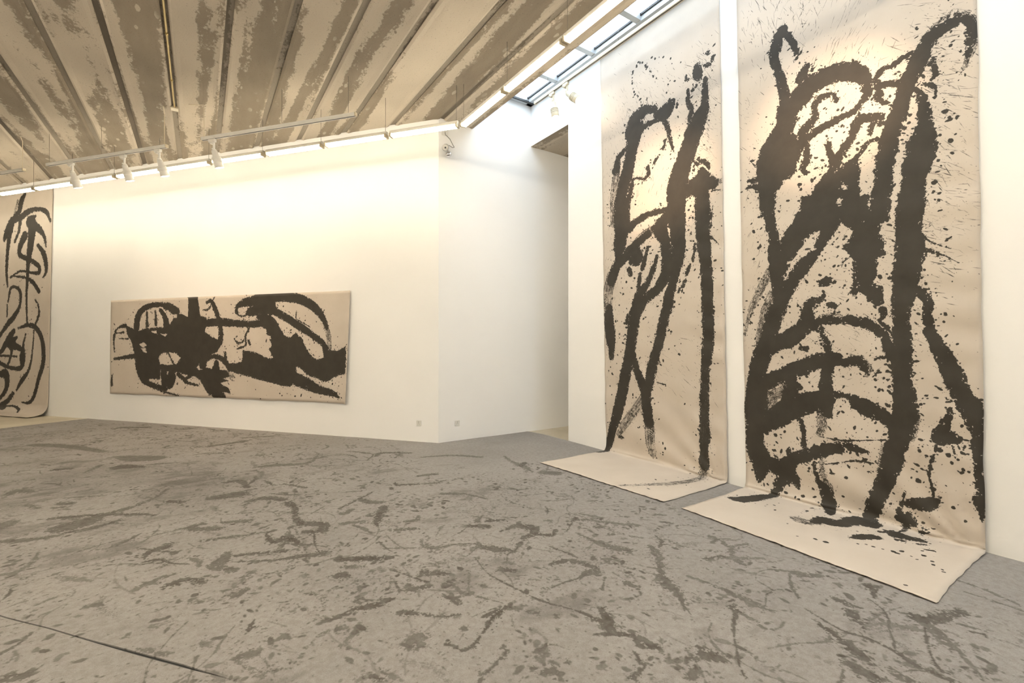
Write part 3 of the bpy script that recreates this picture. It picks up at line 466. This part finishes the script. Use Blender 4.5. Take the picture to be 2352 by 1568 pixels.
# upstand from ceiling edge to skylight, and the concrete roof over the passage beyond the opening
struct(MB().box((XE - .2, -7.4, ZC + .34), (XE, YM, ZS + .12)).build('trim_1', PLASTER), 'white upstand beside the skylight')
struct(MB().box((XW + .22, 3.2, ZC), (9.2, YM, ZC + .3)).build('ceiling_2', CEIL), 'concrete soffit of the passage seen through the opening')
struct(MB().box((XW + .0, 6.03, ZC - .006), (XW + .22, YM, ZC)).build('trim_2', CEIL), 'bare concrete underside of the lintel')
struct(MB().box((9.0, 3.2, 0), (9.2, YM, ZC)).build('wall_passage_end', PLASTER)); struct(MB().box((XW + .22, 3.0, 0), (9.2, 3.2, ZC + .3)).build('wall_passage_side', PLASTER))
# skylight
sky = MB().box((XE, -7.2, ZS), (XE + .07, YM, ZS + .12)).box((XW - .13, -7.2, ZS), (XW, YM, ZS + .12)).box((XE, YM - .09, ZS), (XW, YM, ZS + .12)).build('window_1', ALU)
struct(sky, 'long roof skylight of glass panes in grey aluminium')
MB().box((XW - .150, -7.2, ZS + .070), (XW - .13, YM - .09, ZS + .100)).build('gasket', DARK, sky); MB().box((XE + .07, YM - .125, ZS - .012), (XW - .01, YM - .09, ZS + .02)).build('gasket', DARK, sky)
mull = MB().box((XE + .07, -.045, ZS + .01), (XW - .13, .045, ZS + .11)).mesh('mullion'); pane = MB().box((XE + .07, -.86, ZS + .085), (XW - .155, -.045, ZS + .097)).mesh('pane')
y = 6.2
link('pane', pane, GLASS, sky).location = (0, 7.045, 0)
while y > -7:
    link('mullion', mull, ALU, sky).location = (0, y, 0); link('pane', pane, GLASS, sky).location = (0, y, 0); y -= .905

# ------------------------------------------------------------------ carpet sheets
CU0, CU1, CV0, CV1 = -8.0, 5.4, -4.0, 14.6
fl = Ink(CU0, CU1, CV0, CV1, .0055, 5, rough=.018, spiky=.03)
rng = np.random.default_rng(77)
for k, p in parse(FLOOR_INK): fl.stroke(p, 's', dark=rng.uniform(.7, 1.0))
def in_field(u, v):      # thick with marks through the middle, bare along the walls by the opening
    return 4.35 - u > 0 and (7.0 - (u * LN.x + v * LN.y)) > .1 and not (u > 2.6 and v > 5.2)
def density(u, v): return .35 + .65 * float(np.clip(1.3 - abs(u - .3) / 4.6, 0, 1))
for _ in range(5200):    # loose brush flicks
    u, v = rng.uniform(-6.8, 4.3), rng.uniform(-1, 13.6)
    if not in_field(u, v) or rng.random() > density(u, v): continue
    a = rng.normal(R(-52), .8); L = .03 + .36 * rng.random() ** 3; w = (.008 + .045 * rng.random() ** 4) * (.7 + L)
    bend = rng.normal(0, .4); pts = []
    for i in range(3):
        t = i / 2; pts.append([u + L * t * math.cos(a + bend * t), v + L * t * math.sin(a + bend * t), w * (0.25 + 1.1 * math.sin(math.pi * (.12 + .8 * t)))])
    fl.stroke(pts, 's' if rng.random() < .75 else 'd', dark=rng.uniform(.35, .95))
for _ in range(330):     # thin dribbled lines, some of them broken into drops
    u, v = rng.uniform(-6.5, 4.2), rng.uniform(-.5, 13)
    a = rng.uniform(0, 6.28); pts = []
    for i in range(7):
        pts.append([u, v, .006 + .012 * rng.random() ** 2]); a += rng.normal(0, .4); u += .13 * math.cos(a); v += .13 * math.sin(a)
    if not all(in_field(q[0], q[1]) for q in pts): continue
    if rng.random() < .5: fl.stroke(pts, 's', dark=rng.uniform(.4, .9))
    else:
        for q in smooth_line(pts): 
            for _k in range(2): fl.dot(q[0] + rng.normal(0, .012), q[1] + rng.normal(0, .012), .004 + .008 * rng.random() ** 2, rng.uniform(1, 2), rng.uniform(0, 3.1), rng.uniform(.5, 1))
for _ in range(420):     # clusters of drips
    cu, cv_ = rng.uniform(-6.5, 4.2), rng.uniform(-1, 13.4); sp_ = rng.uniform(.05, .22); ca = rng.uniform(0, 3.14)
    for _k in range(int(rng.uniform(12, 60))):
        d1, d2 = rng.normal(0, sp_ * 1.6), rng.normal(0, sp_ * .6); u = cu + d1 * math.cos(ca) - d2 * math.sin(ca); v = cv_ + d1 * math.sin(ca) + d2 * math.cos(ca)
        if in_field(u, v): fl.dot(u, v, .004 + .018 * rng.random() ** 4, rng.uniform(1, 2.6), rng.uniform(0, 3.14), rng.uniform(.6, 1))
for _ in range(9000):    # single drips
    u, v = rng.uniform(-6.8, 4.3), rng.uniform(-1, 13.6)
    if in_field(u, v) and rng.random() < density(u, v): fl.dot(u, v, .003 + .012 * rng.random() ** 5, rng.uniform(1, 2.8), rng.uniform(0, 3.14), rng.uniform(.35, .95))
clump = fbm(fl.h, fl.w, [130, 60, 30], rng)
smear = np.clip(fbm(fl.h, fl.w, [(60, 120), (22, 44), (9, 18)], rng) * 2.2 + clump - .55, 0, 1) * .40          # rubbed-in grey film
yy = np.linspace(CV0, CV1, fl.h, dtype=np.float32)[:, None]; xx = np.linspace(CU0, CU1, fl.w, dtype=np.float32)[None, :]
smear += .30 * np.exp(-(((xx + .9) * .628 - (yy - 7.6) * .779) / 3.0) ** 2 - (((xx + .9) * .779 + (yy - 7.6) * .628) / .75) ** 2) * np.clip(.55 + clump * 1.6, 0, 1)     # worn dark band across the hall
smear *= np.clip((4.2 - xx) / 1.5, 0, 1) * np.clip((6.6 - (xx * LN.x + yy * LN.y)) / .8, 0, 1)
speck = (fbm(fl.h, fl.w, [2.2, 4, 9], rng) + .45 * clump > .52) * .5
speck *= np.clip((4.3 - xx) / .6, 0, 1) * np.clip((6.9 - (xx * LN.x + yy * LN.y)) / .4, 0, 1)
carpet_ink = np.maximum(np.maximum(fl.a * (.86 + .14 * fl.noise), smear), speck)
CARPET = mat_carpet(ink_image('carpet_ink', carpet_ink))

def sheet(name, poly, z0, z1, label):
    """flat carpet cut to an outline, edges slightly uneven"""
    rg = random.Random(len(poly)); pts = []
    for (ax, ay), (bx, by) in zip(poly, poly[1:] + poly[:1]):
        L = math.hypot(bx - ax, by - ay); k = max(int(L / .35), 1)
        nx, ny = (by - ay) / L, -(bx - ax) / L
        for i in range(k):
            t = i / k; j = rg.uniform(-.008, .008) if i else 0; pts.append((ax + (bx - ax) * t + nx * j, ay + (by - ay) * t + ny * j))
    o = MB().prism(pts, z0, z1).build(name, CARPET); me = o.data; uv = me.uv_layers.new(name='UVMap')
    for lp in me.loops:
        c = me.vertices[lp.vertex_index].co; uv.data[lp.index].uv = ((c.x - CU0) / (CU1 - CU0), (c.y - CV0) / (CV1 - CV0))
    return tag(o, label, 'carpet', 'carpet sheets')
def seam(x): return (1.80 - x * LN.x) / LN.y
e0 = on_left(8.51, .02); e1 = on_left(-0.01, .012); g = .004
A = [(e0.x, e0.y), (CO.x - .005, CO.y - .014), (5.14, YM - .014), (XW - .012, 6.72), (XW - .012, seam(XW) + g), (-6.69, seam(-6.69) + g)]
cA = sheet('carpet', A, .0005, .008, 'ink-splashed grey felt carpet filling the hall from the walls to the seam')
B = [(XW - .012, seam(XW) - g), (XW - .012, -6.9), (-3.3, -6.9), (-3.3, -1.2), (-9.5, 6.5), (-6.69, seam(-6.69) - g)]
sheet('carpet', B, .0005, .0075, 'ink-stained grey felt carpet strip at the bottom left, in front of the seam')

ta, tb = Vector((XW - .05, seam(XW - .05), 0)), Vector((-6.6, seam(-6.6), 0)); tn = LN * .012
MB().prism([((ta + tn).x, (ta + tn).y), ((tb + tn).x, (tb + tn).y), ((tb - tn).x, (tb - tn).y), ((ta - tn).x, (ta - tn).y)], 0, .0004).build('seam_shade', DARK, cA)  # dark strip standing in for the shade inside the carpet gap
# ------------------------------------------------------------------ canvases
def vnoise(x, y, seed):
    s = math.sin(x * 2.1 + seed) * math.cos(y * 1.7 + seed * 1.3) + .6 * math.sin(x * 4.7 - y * 2.3 + seed * 2.1) + .4 * math.sin(y * 7.9 + x * 3.1 + seed * .7)
    return s / 2
def grid_cloth(name, us, vs, pos, uvf, mat, thick=.004):
    nu, nv = len(us), len(vs); verts = [pos(u, v) for v in vs for u in us]
    faces = [(j * nu + i, j * nu + i + 1, (j + 1) * nu + i + 1, (j + 1) * nu + i) for j in range(nv - 1) for i in range(nu - 1)]
    me = bpy.data.meshes.new(name); me.from_pydata([tuple(p) for p in verts], [], faces); me.polygons.foreach_set('use_smooth', [True] * len(faces))
    uv = me.uv_layers.new(name='UVMap'); st = [uvf(u, v) for v in vs for u in us]
    for lp in me.loops: uv.data[lp.index].uv = st[lp.vertex_index]
    o = link(name, me, mat); sol = o.modifiers.new('cloth_thickness', 'SOLIDIFY'); sol.thickness = thick; sol.offset = 0
    return o

def fold_path(v, r):
    """arc-length like parameter v: above r up the wall, below -r out over the floor; returns (out from wall, height)"""
    if v > r: return 0.0, v
    if v < -r: return -v, 0.0
    a = (r - v) / (2 * r) * math.pi / 2
    return r * (1 - math.cos(a)), r * (1 - math.sin(a))

def ease(t):
    t = min(1, max(0, t)); return t * t * (3 - 2 * t)
def frange(a, b, n): return [a + (b - a) * i / (n - 1) for i in range(n)]

def big_scroll(name, yl, yr, W, vtop, vbot, data, seed, label, streaks, flap):
    ink = Ink(0, W, -1.45, 6.25, .003, seed); ink.draw(data, spray=80, dot_r=.011)
    for a in streaks: ink.streaks(*a[:5], int(a[5] * 1.5), a[6] * 1.6, .0014)
    mat = mat_canvas('inked_canvas_' + str(seed), ink_image('scroll_ink_' + str(seed), ink.a))
    us = frange(0, 1, 49); vs = frange(vbot, -.32, 26)[:-1] + frange(-.32, .5, 42)[:-1] + frange(.5, vtop, 120)
    corner = 1.0
    def pos(u, v):
        vv = v
        if v < -.3: vv = -.3 + (v + .3) * (flap(u) / (-vbot) * (-vbot - .0) - .3) / (-vbot - .3)
        out, z = fold_path(vv, .085); zz = max(z, 0)
        a, b = yl(zz), yr(zz); y = a + (b - a) * u
        w = .010 + .004 * vnoise(u * 3, v * 1.1, seed)
        if v > 0:
            low = math.exp(-v / 1.6); dx, dy = (1 - u) * W, v + .12; th = math.atan2(dy, dx); rr = math.hypot(dx, dy)
            w += .020 * low * (1 + math.sin(th * 17 + seed)) * math.exp(-rr / 1.5) * min(rr / .15, 1)
            w += .005 * (1 + math.sin(v * 21 + 2.2 * math.sin(u * 5 + seed))) * math.exp(-((u - .93) / .16) ** 2) * ease((5.0 - v) / 3)
            w += .0028 * (1 + math.sin(v * 15 + 3 * u + seed)) * ease((5.0 - v) / 3.5)
            w += .012 * low * math.exp(-((u - .35) / .2) ** 2)
            x = XW - .004 - w - out; z += .012
        else:
            x = XW - .015 - out; k = min(1, -v / .1)
            z += .0125 + k * (.0035 * (1 + vnoise(u * 4, v * 3, seed + 3)) + .010 * max(0, 1 + v / .4) * (1 + math.sin(u * 19 + seed)) * .5)
            y += k * .012 * vnoise(u * 2, v * 4, seed)
            if v <= vbot + 1e-6: z += .004 + .010 * max(0, vnoise(u * 31, seed, 5)); x += .008 * vnoise(u * 47, 2, seed)
        y += .006 * vnoise(v * 2.3, seed, u) * (1 if u in (0, 1) else 0)
        return (x, y, z)
    o = grid_cloth(name, us, vs, pos, lambda u, v: (u, (v + 1.45) / 7.70), mat)
    return tag(o, label, 'painting', 'ink paintings on raw canvas')

S_BIG = [(.45, 5.3, .30, .28, 1.9, 260, .07), (.95, 5.15, .3, .25, 1.0, 160, .07), (1.72, 4.3, .14, .5, -.5, 260, .06), (1.78, 3.3, .13, .5, -.75, 260, .05), (1.7, 2.6, .16, .3, -.3, 200, .05), (1.0, 4.35, .22, .22, 1.1, 200, .05), (.12, 4.3, .08, .4, 2.2, 70, .04), (.14, 2.9, .09, .5, 1.2, 90, .04), (.75, 2.9, .22, .25, .9, 160, .03), (.7, 1.4, .3, .3, .8, 160, .03), (1.1, 1.9, .25, .25, -.6, 130, .05), (.95, -.2, .5, .25, .2, 60, .01)]
S_SMALL = [(.55, 5.0, .3, .3, 2.1, 240, .05), (1.0, 5.05, .35, .3, 2.2, 160, .03), (1.75, 4.7, .12, .4, 2.2, 200, .07), (1.8, 4.2, .12, .5, -.8, 160, .06), (.12, 3.9, .08, .6, 1.4, 150, .03), (.75, 3.9, .25, .3, 1.2, 120, .05), (.2, 2.0, .1, .4, 1.5, 140, .02), (1.25, 1.35, .3, .2, -.5, 110, .06), (1.45, 3.3, .1, .6, 1.4, 110, .03), (.3, 3.0, .15, .5, 1.2, 110, .04)]
big_scroll('hanging_scroll', lambda z: 2.911 + .0197 * z, lambda z: .954 + .0103 * z, 1.97, 6.12, -1.30, BIG_INK, 1,
           'right-hand tall canvas scroll with dense black figure-like brushwork, trailing onto the carpet', S_BIG, lambda u: 1.19 + .115 * u)
big_scroll('hanging_scroll', lambda z: 5.124 + .021 * z, lambda z: 3.133 + .0188 * z, 2.0, 6.12, -1.30, SMALL_INK, 2,
           'tall canvas scroll with two long ink legs, hung between the opening and the other scroll', S_SMALL, lambda u: 1.29 - .10 * u)

# long horizontal painting on the slanting wall
pk = Ink(1.6, 7.95, .5, 2.7, .004, 3); pk.draw(PAINT_INK, spray=55)
pmat = mat_canvas('inked_canvas_3', ink_image('painting_ink', pk.a))
def paint_sz(u, v):
    s = (7.797 * (1 - u) + 1.78 * u) * (1 - v) + (7.793 * (1 - u) + 1.70 * u) * v
    return s, (.588 + .010 * u + .010 * vnoise(u * 9, 1, 4)) * (1 - v) + (2.595 + .012 * u) * v
def paint_pos(u, v):
    s, z = paint_sz(u, v)
    d = .014 + .010 * (1 + math.sin(u * 47 + 1.5 * math.sin(u * 9))) * (1 - v) ** 1.5 + .004 * (1 + vnoise(u * 8, v * 3, 8)) + .05 * max(0, (u - .965) / .035) ** 2 * (1 - .5 * v)
    return on_left(s, d, z)
o = grid_cloth('wall_painting', frange(0, 1, 121), frange(0, 1, 41), paint_pos, lambda u, v: ((paint_sz(u, v)[0] - 1.6) / 6.35, (paint_sz(u, v)[1] - .5) / 2.2), pmat)
tag(o, 'long horizontal unframed canvas with black ink brushwork on the cream wall', 'painting', 'ink paintings on raw canvas')

# scroll at the far left end of the slanting wall
lk = Ink(9.6, 11.85, -.4, 5.4, .004, 4); lk.draw(LEFT_INK, spray=25)
lmat = mat_canvas('inked_canvas_4', ink_image('left_scroll_ink', lk.a))
def left_sz(u, v): return 9.845 - .030 * v + 2.0 * (1 - u), v
def left_pos(u, v):
    s, z0 = left_sz(u, v); out, z = fold_path(v, .26)
    return on_left(s, .012 + out + .005 * (1 + vnoise(u * 3, v * 1.4, 12)), z + .012 + (.01 * (1 + vnoise(u * 6, v * 5, 2)) if v < -.1 else 0))
o = grid_cloth('hanging_scroll', frange(0, 1, 41), frange(-.36, .5, 30)[:-1] + frange(.5, 5.30, 70), left_pos, lambda u, v: ((left_sz(u, v)[0] - 9.6) / 2.25, (v + .4) / 5.8), lmat)
tag(o, 'canvas scroll with looping calligraphic ink lines at the far left end of the wall', 'painting', 'ink paintings on raw canvas')

# ------------------------------------------------------------------ fluorescent battens
ZT = 4.83
FL = 1.12
def make_batten():
    root = thing('fluorescent_batten', '', 'lamp', group='suspended fluorescent battens')
    # reflector housing: shallow trapezoid, open side down, built along local X
    pr = [(-.034, .018), (-.030, .062), (-.024, .068), (.024, .068), (.030, .062), (.034, .018), (.030, .014), (-.030, .014)]
    vs = [(x, y, z) for x in (-FL / 2, FL / 2) for y, z in pr]; k = len(pr)
    MB().add(vs, [tuple(range(k)), tuple(range(k, 2 * k))] + [(i, (i + 1) % k, k + (i + 1) % k, k + i) for i in range(k)]).build('housing', WHITE, root)
    for sy in (-.025, .025): MB().tube([(-FL / 2 + .03, sy, -.006), (FL / 2 - .03, sy, -.006)], .019, 8, cap=False).build('tube', TUBE, root)
    for sx in (-1, 1): MB().rbox((sx * (FL / 2 - .015) - .017, -.048, -.028), (sx * (FL / 2 - .015) + .017, .048, .030), .006).build('lamp_holder', CREAM, root)
    MB().tube([(FL / 2 - .03, 0, .066), (FL / 2 - .03, 0, ZC + .002 - ZT)], .0028, 6).build('suspension_wire', WIRE, root)
    return root
batten = make_batten()
J0 = Vector((3.129, 5.983, ZT)); first = True
ordinal = ['first', 'second', 'third', 'fourth', 'fifth', 'sixth', 'seventh', 'eighth', 'ninth', 'tenth', 'eleventh']
az = math.atan2(-LD.y, -LD.x)
for k in range(11):
    p = J0 + LD * (1.179 * (k + .5)); lab = f'lit twin-tube batten over the painting wall, {ordinal[k]} from the corner'
    if first: batten.location = p; batten.rotation_euler = (0, 0, az); batten['label'] = lab; first = False
    else: copy_thing(batten, p, (0, 0, az), lab)
for k in range(11):
    p = Vector((3.165, 5.983 - 1.14 * (k + .5), ZT))
    copy_thing(batten, p, (0, 0, -math.pi / 2 + math.pi), f'lit twin-tube batten beside the skylight, {ordinal[k]} from the corner')
def strong(root):
    for ch in root.children:
        if ch.name.startswith('tube'): ch.material_slots[0].link = 'OBJECT'; ch.material_slots[0].material = FILL_TUBE
strong(copy_thing(batten, (7.4, 5.0, ZT), (0, 0, math.pi / 2), 'added twin-tube fill batten inside the passage behind the scroll wall'))  # unseen batten, added to brighten the passage

for row, d, t0, cnt in (('over the middle of the hall', 1.0, -2.6, 10), ('over the rear of the hall', -2.9, .9, 10)):  # rows added out of view to even out the light on walls and floor
    for k in range(cnt):
        p = LN * d + LD * (t0 + 1.179 * (k + .5)); strong(copy_thing(batten, (p.x, p.y, ZT), (0, 0, az), f'added twin-tube fill batten {row}, {ordinal[k]} along the row'))
# ------------------------------------------------------------------ lighting tracks and spotlights
TKN = 5.541; ZK = 4.87       # distance of the track line towards the slanting wall, height
def track_rail(a, b, label, wires, ztop, cord=None, paint=None):
    a, b = Vector(a), Vector(b); d = (b - a); L = d.length; rz = math.atan2(d.y, d.x)
    root = thing('lighting_track', label, 'track', a, (0, 0, rz), 'lighting tracks')
    pr = [(-.025, -.022), (-.025, .026), (.025, .026), (.025, -.022), (.010, -.022), (.010, .006), (-.010, .006), (-.010, -.022)]; k = len(pr)
    vs = [(x, y, z) for x in (0, L) for y, z in pr]
    MB().add(vs, [tuple(range(k)), tuple(range(k, 2 * k))] + [(i, (i + 1) % k, k + (i + 1) % k, k + i) for i in range(k)]).build('rail', paint or WHITE, root)
    MB().box((.02, -.0095, -.0215), (L - .02, .0095, -.004)).build('slot', DARK, root)
    for x in (0, L): MB().rbox((x - .012, -.026, -.024), (x + .012, .026, .028), .004).build('end_cap', CREAM, root)
    for x in wires: MB().tube([(x, 0, .018), (x, 0, ztop - a.z)], .0026, 6).build('suspension_wire', WIRE, root)
    if cord is not None:
        MB().tube([(cord[0], 0, .018), (cord[0], 0, ztop - a.z - .02), tuple(cord[1])], .006, 6, smooth=False).build('feed_cord', CREAM, root)
    return root
def K(x, y, z=ZK): return (x * 1.12, y * 1.12, z)
zt = ZC + .002
w2 = Vector(K(-2.031, 10.324)); w3 = Vector(K(-.398, 8.368)); c2 = Vector(K(.020, 7.808)); c3 = Vector(K(1.613, 5.881))
w0 = w2 + (w2 - w3).normalized() * 3.2; w1 = Vector(K(-2.402, 10.82))
track_rail(w2, w3, 'white track with three spotlights near the painting wall', (.06, (w3 - w2).length * .48), zt, ((w3 - w2).length - .05, ((w3 - w2).length + .14, -.16, zt - ZK)))
track_rail(c2, c3, 'white track with a single spotlight, nearest the corner', ((c3 - c2).length * .55, (c3 - c2).length - .12), zt, (.05, (-.2, -.05, zt - ZK)))
track_rail(w1, w1 + (w2 - w3).normalized() * 2.6, 'white track cut off by the left edge, its end hung on a cord', (1.2, 2.5), zt, (.04, (-.10, .10, zt - ZK)))
XT, ZTR = 4.90, 5.90
track_rail((XT, 6.53, ZTR), (XT, -4.0, ZTR), 'long cream track under the skylight along the scroll wall', (.35, 1.95, 4.2, 6.5, 9.5), ZS + .012, paint=CREAM)

def make_spot(CREAM=WHITE):
    root = thing('track_spotlight', '', 'lamp', group='white track spotlights')
    MB().rbox((-.045, -.018, -.055), (.055, .018, -.016), .006).rbox((-.02, -.022, -.075), (.03, .022, -.05), .006).build('adapter', CREAM, root)
    MB().rbox((.018, -.008, -.145), (.044, .008, -.06), .003).build('arm', CREAM, root)
    MB().tube([(.031, -.024, -.14), (.031, .024, -.14)], .011, 10).build('pivot', CREAM, root)
    return root
def spot_head(root, aim, power, CREAM=WHITE, cone=52):
    """lamp head turning on the pivot, aimed along a direction in the lamp's own frame"""
    d = Vector(aim).normalized(); c = Vector((.031, 0, -.15)); q = d.to_track_quat('-Z', 'Y').to_matrix().to_4x4()
    m = Matrix.Translation(c) @ q
    prof = [(.000, .026), (-.012, .032), (-.07, .034), (-.075, .047), (-.195, .050), (-.200, .048)]
    hb = MB(); hb.tube([m @ Vector((0, 0, z)) for z, r in prof], [r for z, r in prof], 16)
    h = hb.build('lamp_head', CREAM, root)
    MB().tube([m @ Vector((0, 0, -.2000)), m @ Vector((0, 0, -.2015))], .042, 16).build('lens', LENS, h)
    for k in range(3): MB().tube([m @ Vector((0, 0, -.095 - .02 * k)), m @ Vector((0, 0, -.100 - .02 * k))], .0515, 16).build('cooling_ring', CREAM, h)
    if power > 0:
        l = bpy.data.lights.new('spot_beam', 'SPOT'); l.energy = power; l.spot_size = R(cone); l.spot_blend = 1.0; l.color = (1.0, .68, .42); l.shadow_soft_size = .035
        lo = bpy.data.objects.new('spot_beam', l); COL.objects.link(lo); lo.parent = root; lo.matrix_local = m @ Matrix.Translation((0, 0, -.205))
    return h
def place_spot(loc, rz, target, power, label, cone=52, paint=WHITE):
    root = make_spot(paint); root.scale = (1.3, 1.3, 1.3); root.location = Vector(loc) - Vector((0, 0, .004)); root.rotation_euler = (0, 0, rz); root['label'] = label
    rel = Matrix.Rotation(-rz, 3, 'Z') @ (Vector(target) - Vector(loc) - Vector((0, 0, -.15)))
    spot_head(root, rel, power, paint, cone=cone)
    return root
azk = math.atan2((w3 - w2).y, (w3 - w2).x)
tl = (w3 - w2)
def L_target(p, z): 
    s = (Vector((p.x, p.y, 0)) - CO).dot(LD); return s, z
for t, z, ds, lab in ((.215, .3, .0, 'white spotlight on the three-lamp track, farthest from the corner'), (.655, .3, -.2, 'white spotlight in the middle of the three-lamp track'), (.93, .3, -.3, 'white spotlight on the three-lamp track, nearest the corner')):
    p = w2 + tl * t; s = (Vector((p.x, p.y, 0)) - CO).dot(LD) + ds
    place_spot(p, azk, on_left(s, 0, z), SPOT_POWER, lab, 100)
p = c2 + (c3 - c2) * .075; s = (Vector((p.x, p.y, 0)) - CO).dot(LD) - .3
place_spot(p, azk, on_left(s, 0, .3), SPOT_POWER, 'white spotlight alone on the track nearest the corner', 100)
place_spot((XT, 6.07, ZTR), -math.pi / 2, (XW - .10, 5.75, 3.0), SPOT_POWER * .12, 'cream spotlight under the skylight, aimed down beside the opening', paint=CREAM)
place_spot((XT, 5.72, ZTR), -math.pi / 2, (XW, 4.95, 5.0), SPOT_POWER * .12, 'cream spotlight under the skylight, tilted towards the scrolls', paint=CREAM)
# the lamps over the camera that put the warm pools on both scrolls
ZO = 4.2
th = track_rail((1.3, 2.0, ZO), (1.3, -2.4, ZO), 'white track overhead in front of the scroll wall', (.3, 2.5, 4.7), zt)
for y, tgt, lab in ((1.7, (XW, 4.1, 3.88), 'white spotlight overhead aimed at the scroll by the opening'), (.3, (XW, 2.1, 4.0), 'white spotlight overhead aimed at the right-hand scroll')):
    place_spot((1.3, y, ZO), -math.pi / 2, tgt, SPOT_POWER * 22, lab, cone=23)

# brass conduit laid in the open joint above the tracks, with its junction box
jx = JOINT0 - PITCH * 6
cd = thing('brass_conduit', 'brass electrical conduit lying in a dark ceiling joint above the tracks', 'conduit', (jx, 0, ZC))
MB().tube([(0, -7, .012), (0, 9.12, .012)], .013, 10).build('pipe', BRASS, cd)
for yy_ in (5.2, 7.0, 8.2): MB().tube([(0, yy_ - .03, .012), (0, yy_ + .03, .012)], .017, 10).build('coupling', BRASS, cd)
MB().rbox((-.05, 9.10, -.012), (.05, 9.22, .03), .006).build('junction_box', CREAM, cd)

# ------------------------------------------------------------------ sockets and camera on the end walls
def make_socket(loc, rz, label):
    root = thing('wall_socket', label, 'socket', loc, (0, 0, rz), 'white wall sockets')     # local +Y points into the room
    p = MB().rbox((-.046, 0, -.046), (.046, .011, .046), .004).build('face_plate', PLATE, root)
    for x, z, a in ((-.013, -.016, .5), (.013, -.016, -.5), (0, .004, 0)):
        m = Matrix.Translation((x, .011, z)) @ Matrix.Rotation(a, 4, 'Y'); MB().box((-.002, 0, -.006), (.002, .0012, .006), m).build('slot', DARK, root)
    for x in (-.005, .005): MB().box((x - .0018, .011, .016), (x + .0018, .0122, .028)).build('slot', DARK, root)
    return root
p = on_left(.362, .0, .32); make_socket(p, math.atan2(-LN.y, -LN.x) - math.pi / 2, 'white power socket low on the painting wall, left of the corner')
make_socket((3.661, YM, .307), math.pi, 'white power socket low on the narrow end wall, right of the corner')
cv = thing('security_camera', 'white security camera with black-rimmed hood and chrome lens, cabled to a wall plate', 'camera', (3.425, YM, 4.92), (0, 0, math.pi)); cv.scale = (1.3, 1.3, 1.3)
MB().rbox((-.045, 0, .19), (.045, .012, .28), .004).build('wall_plate', PLATE, cv)
MB().tube([(.0, .014, .232), (.0, .022, .20), (-.06, .03, .155), (-.105, .03, .085), (-.12, .035, .06), (-.09, .045, .045), (-.03, .06, .055)], .0045, 8).build('cable', CABLE, cv)
MB().tube([(-.055, 0, -.03), (-.055, .015, -.03)], .035, 14).tube([(-.055, .01, -.03), (-.035, .07, -.03), (0, .09, -.03)], .012, 10).build('bracket', PLATE, cv)
dv = Vector((.45, .75, -.45)).normalized(); b0 = Vector((.015, .075, .02)); b = MB(); pr = [(0, .030), (.01, .038), (.12, .038), (.125, .036)]
bd = MB().tube([b0 + dv * t for t, r in pr], [r for t, r in pr], 16).build('body', WHITE, cv)
MB().tube([b0 + dv * .112, b0 + dv * .135], .0415, 16, cap=False).build('hood_ring', DARK, bd)
MB().tube([b0 + dv * .1252, b0 + dv * .127], .034, 14).build('front_glass', PLATE, bd)
MB().tube([b0 + dv * .127, b0 + dv * .129], .011, 12).build('lens', DARK, bd)
sp = Vector((-.012, .09, -.075)); rr = [(-.036, .004), (-.03, .020), (-.015, .032), (0, .036), (.015, .032), (.03, .020), (.036, .004)]
MB().tube([sp + dv * t for t, r in rr], [r for t, r in rr], 14).build('illuminator', CHROME, cv)
MB().tube([sp + Vector((0, 0, .03)), b0 + dv * .03], .010, 8).build('joint', PLATE, cv)
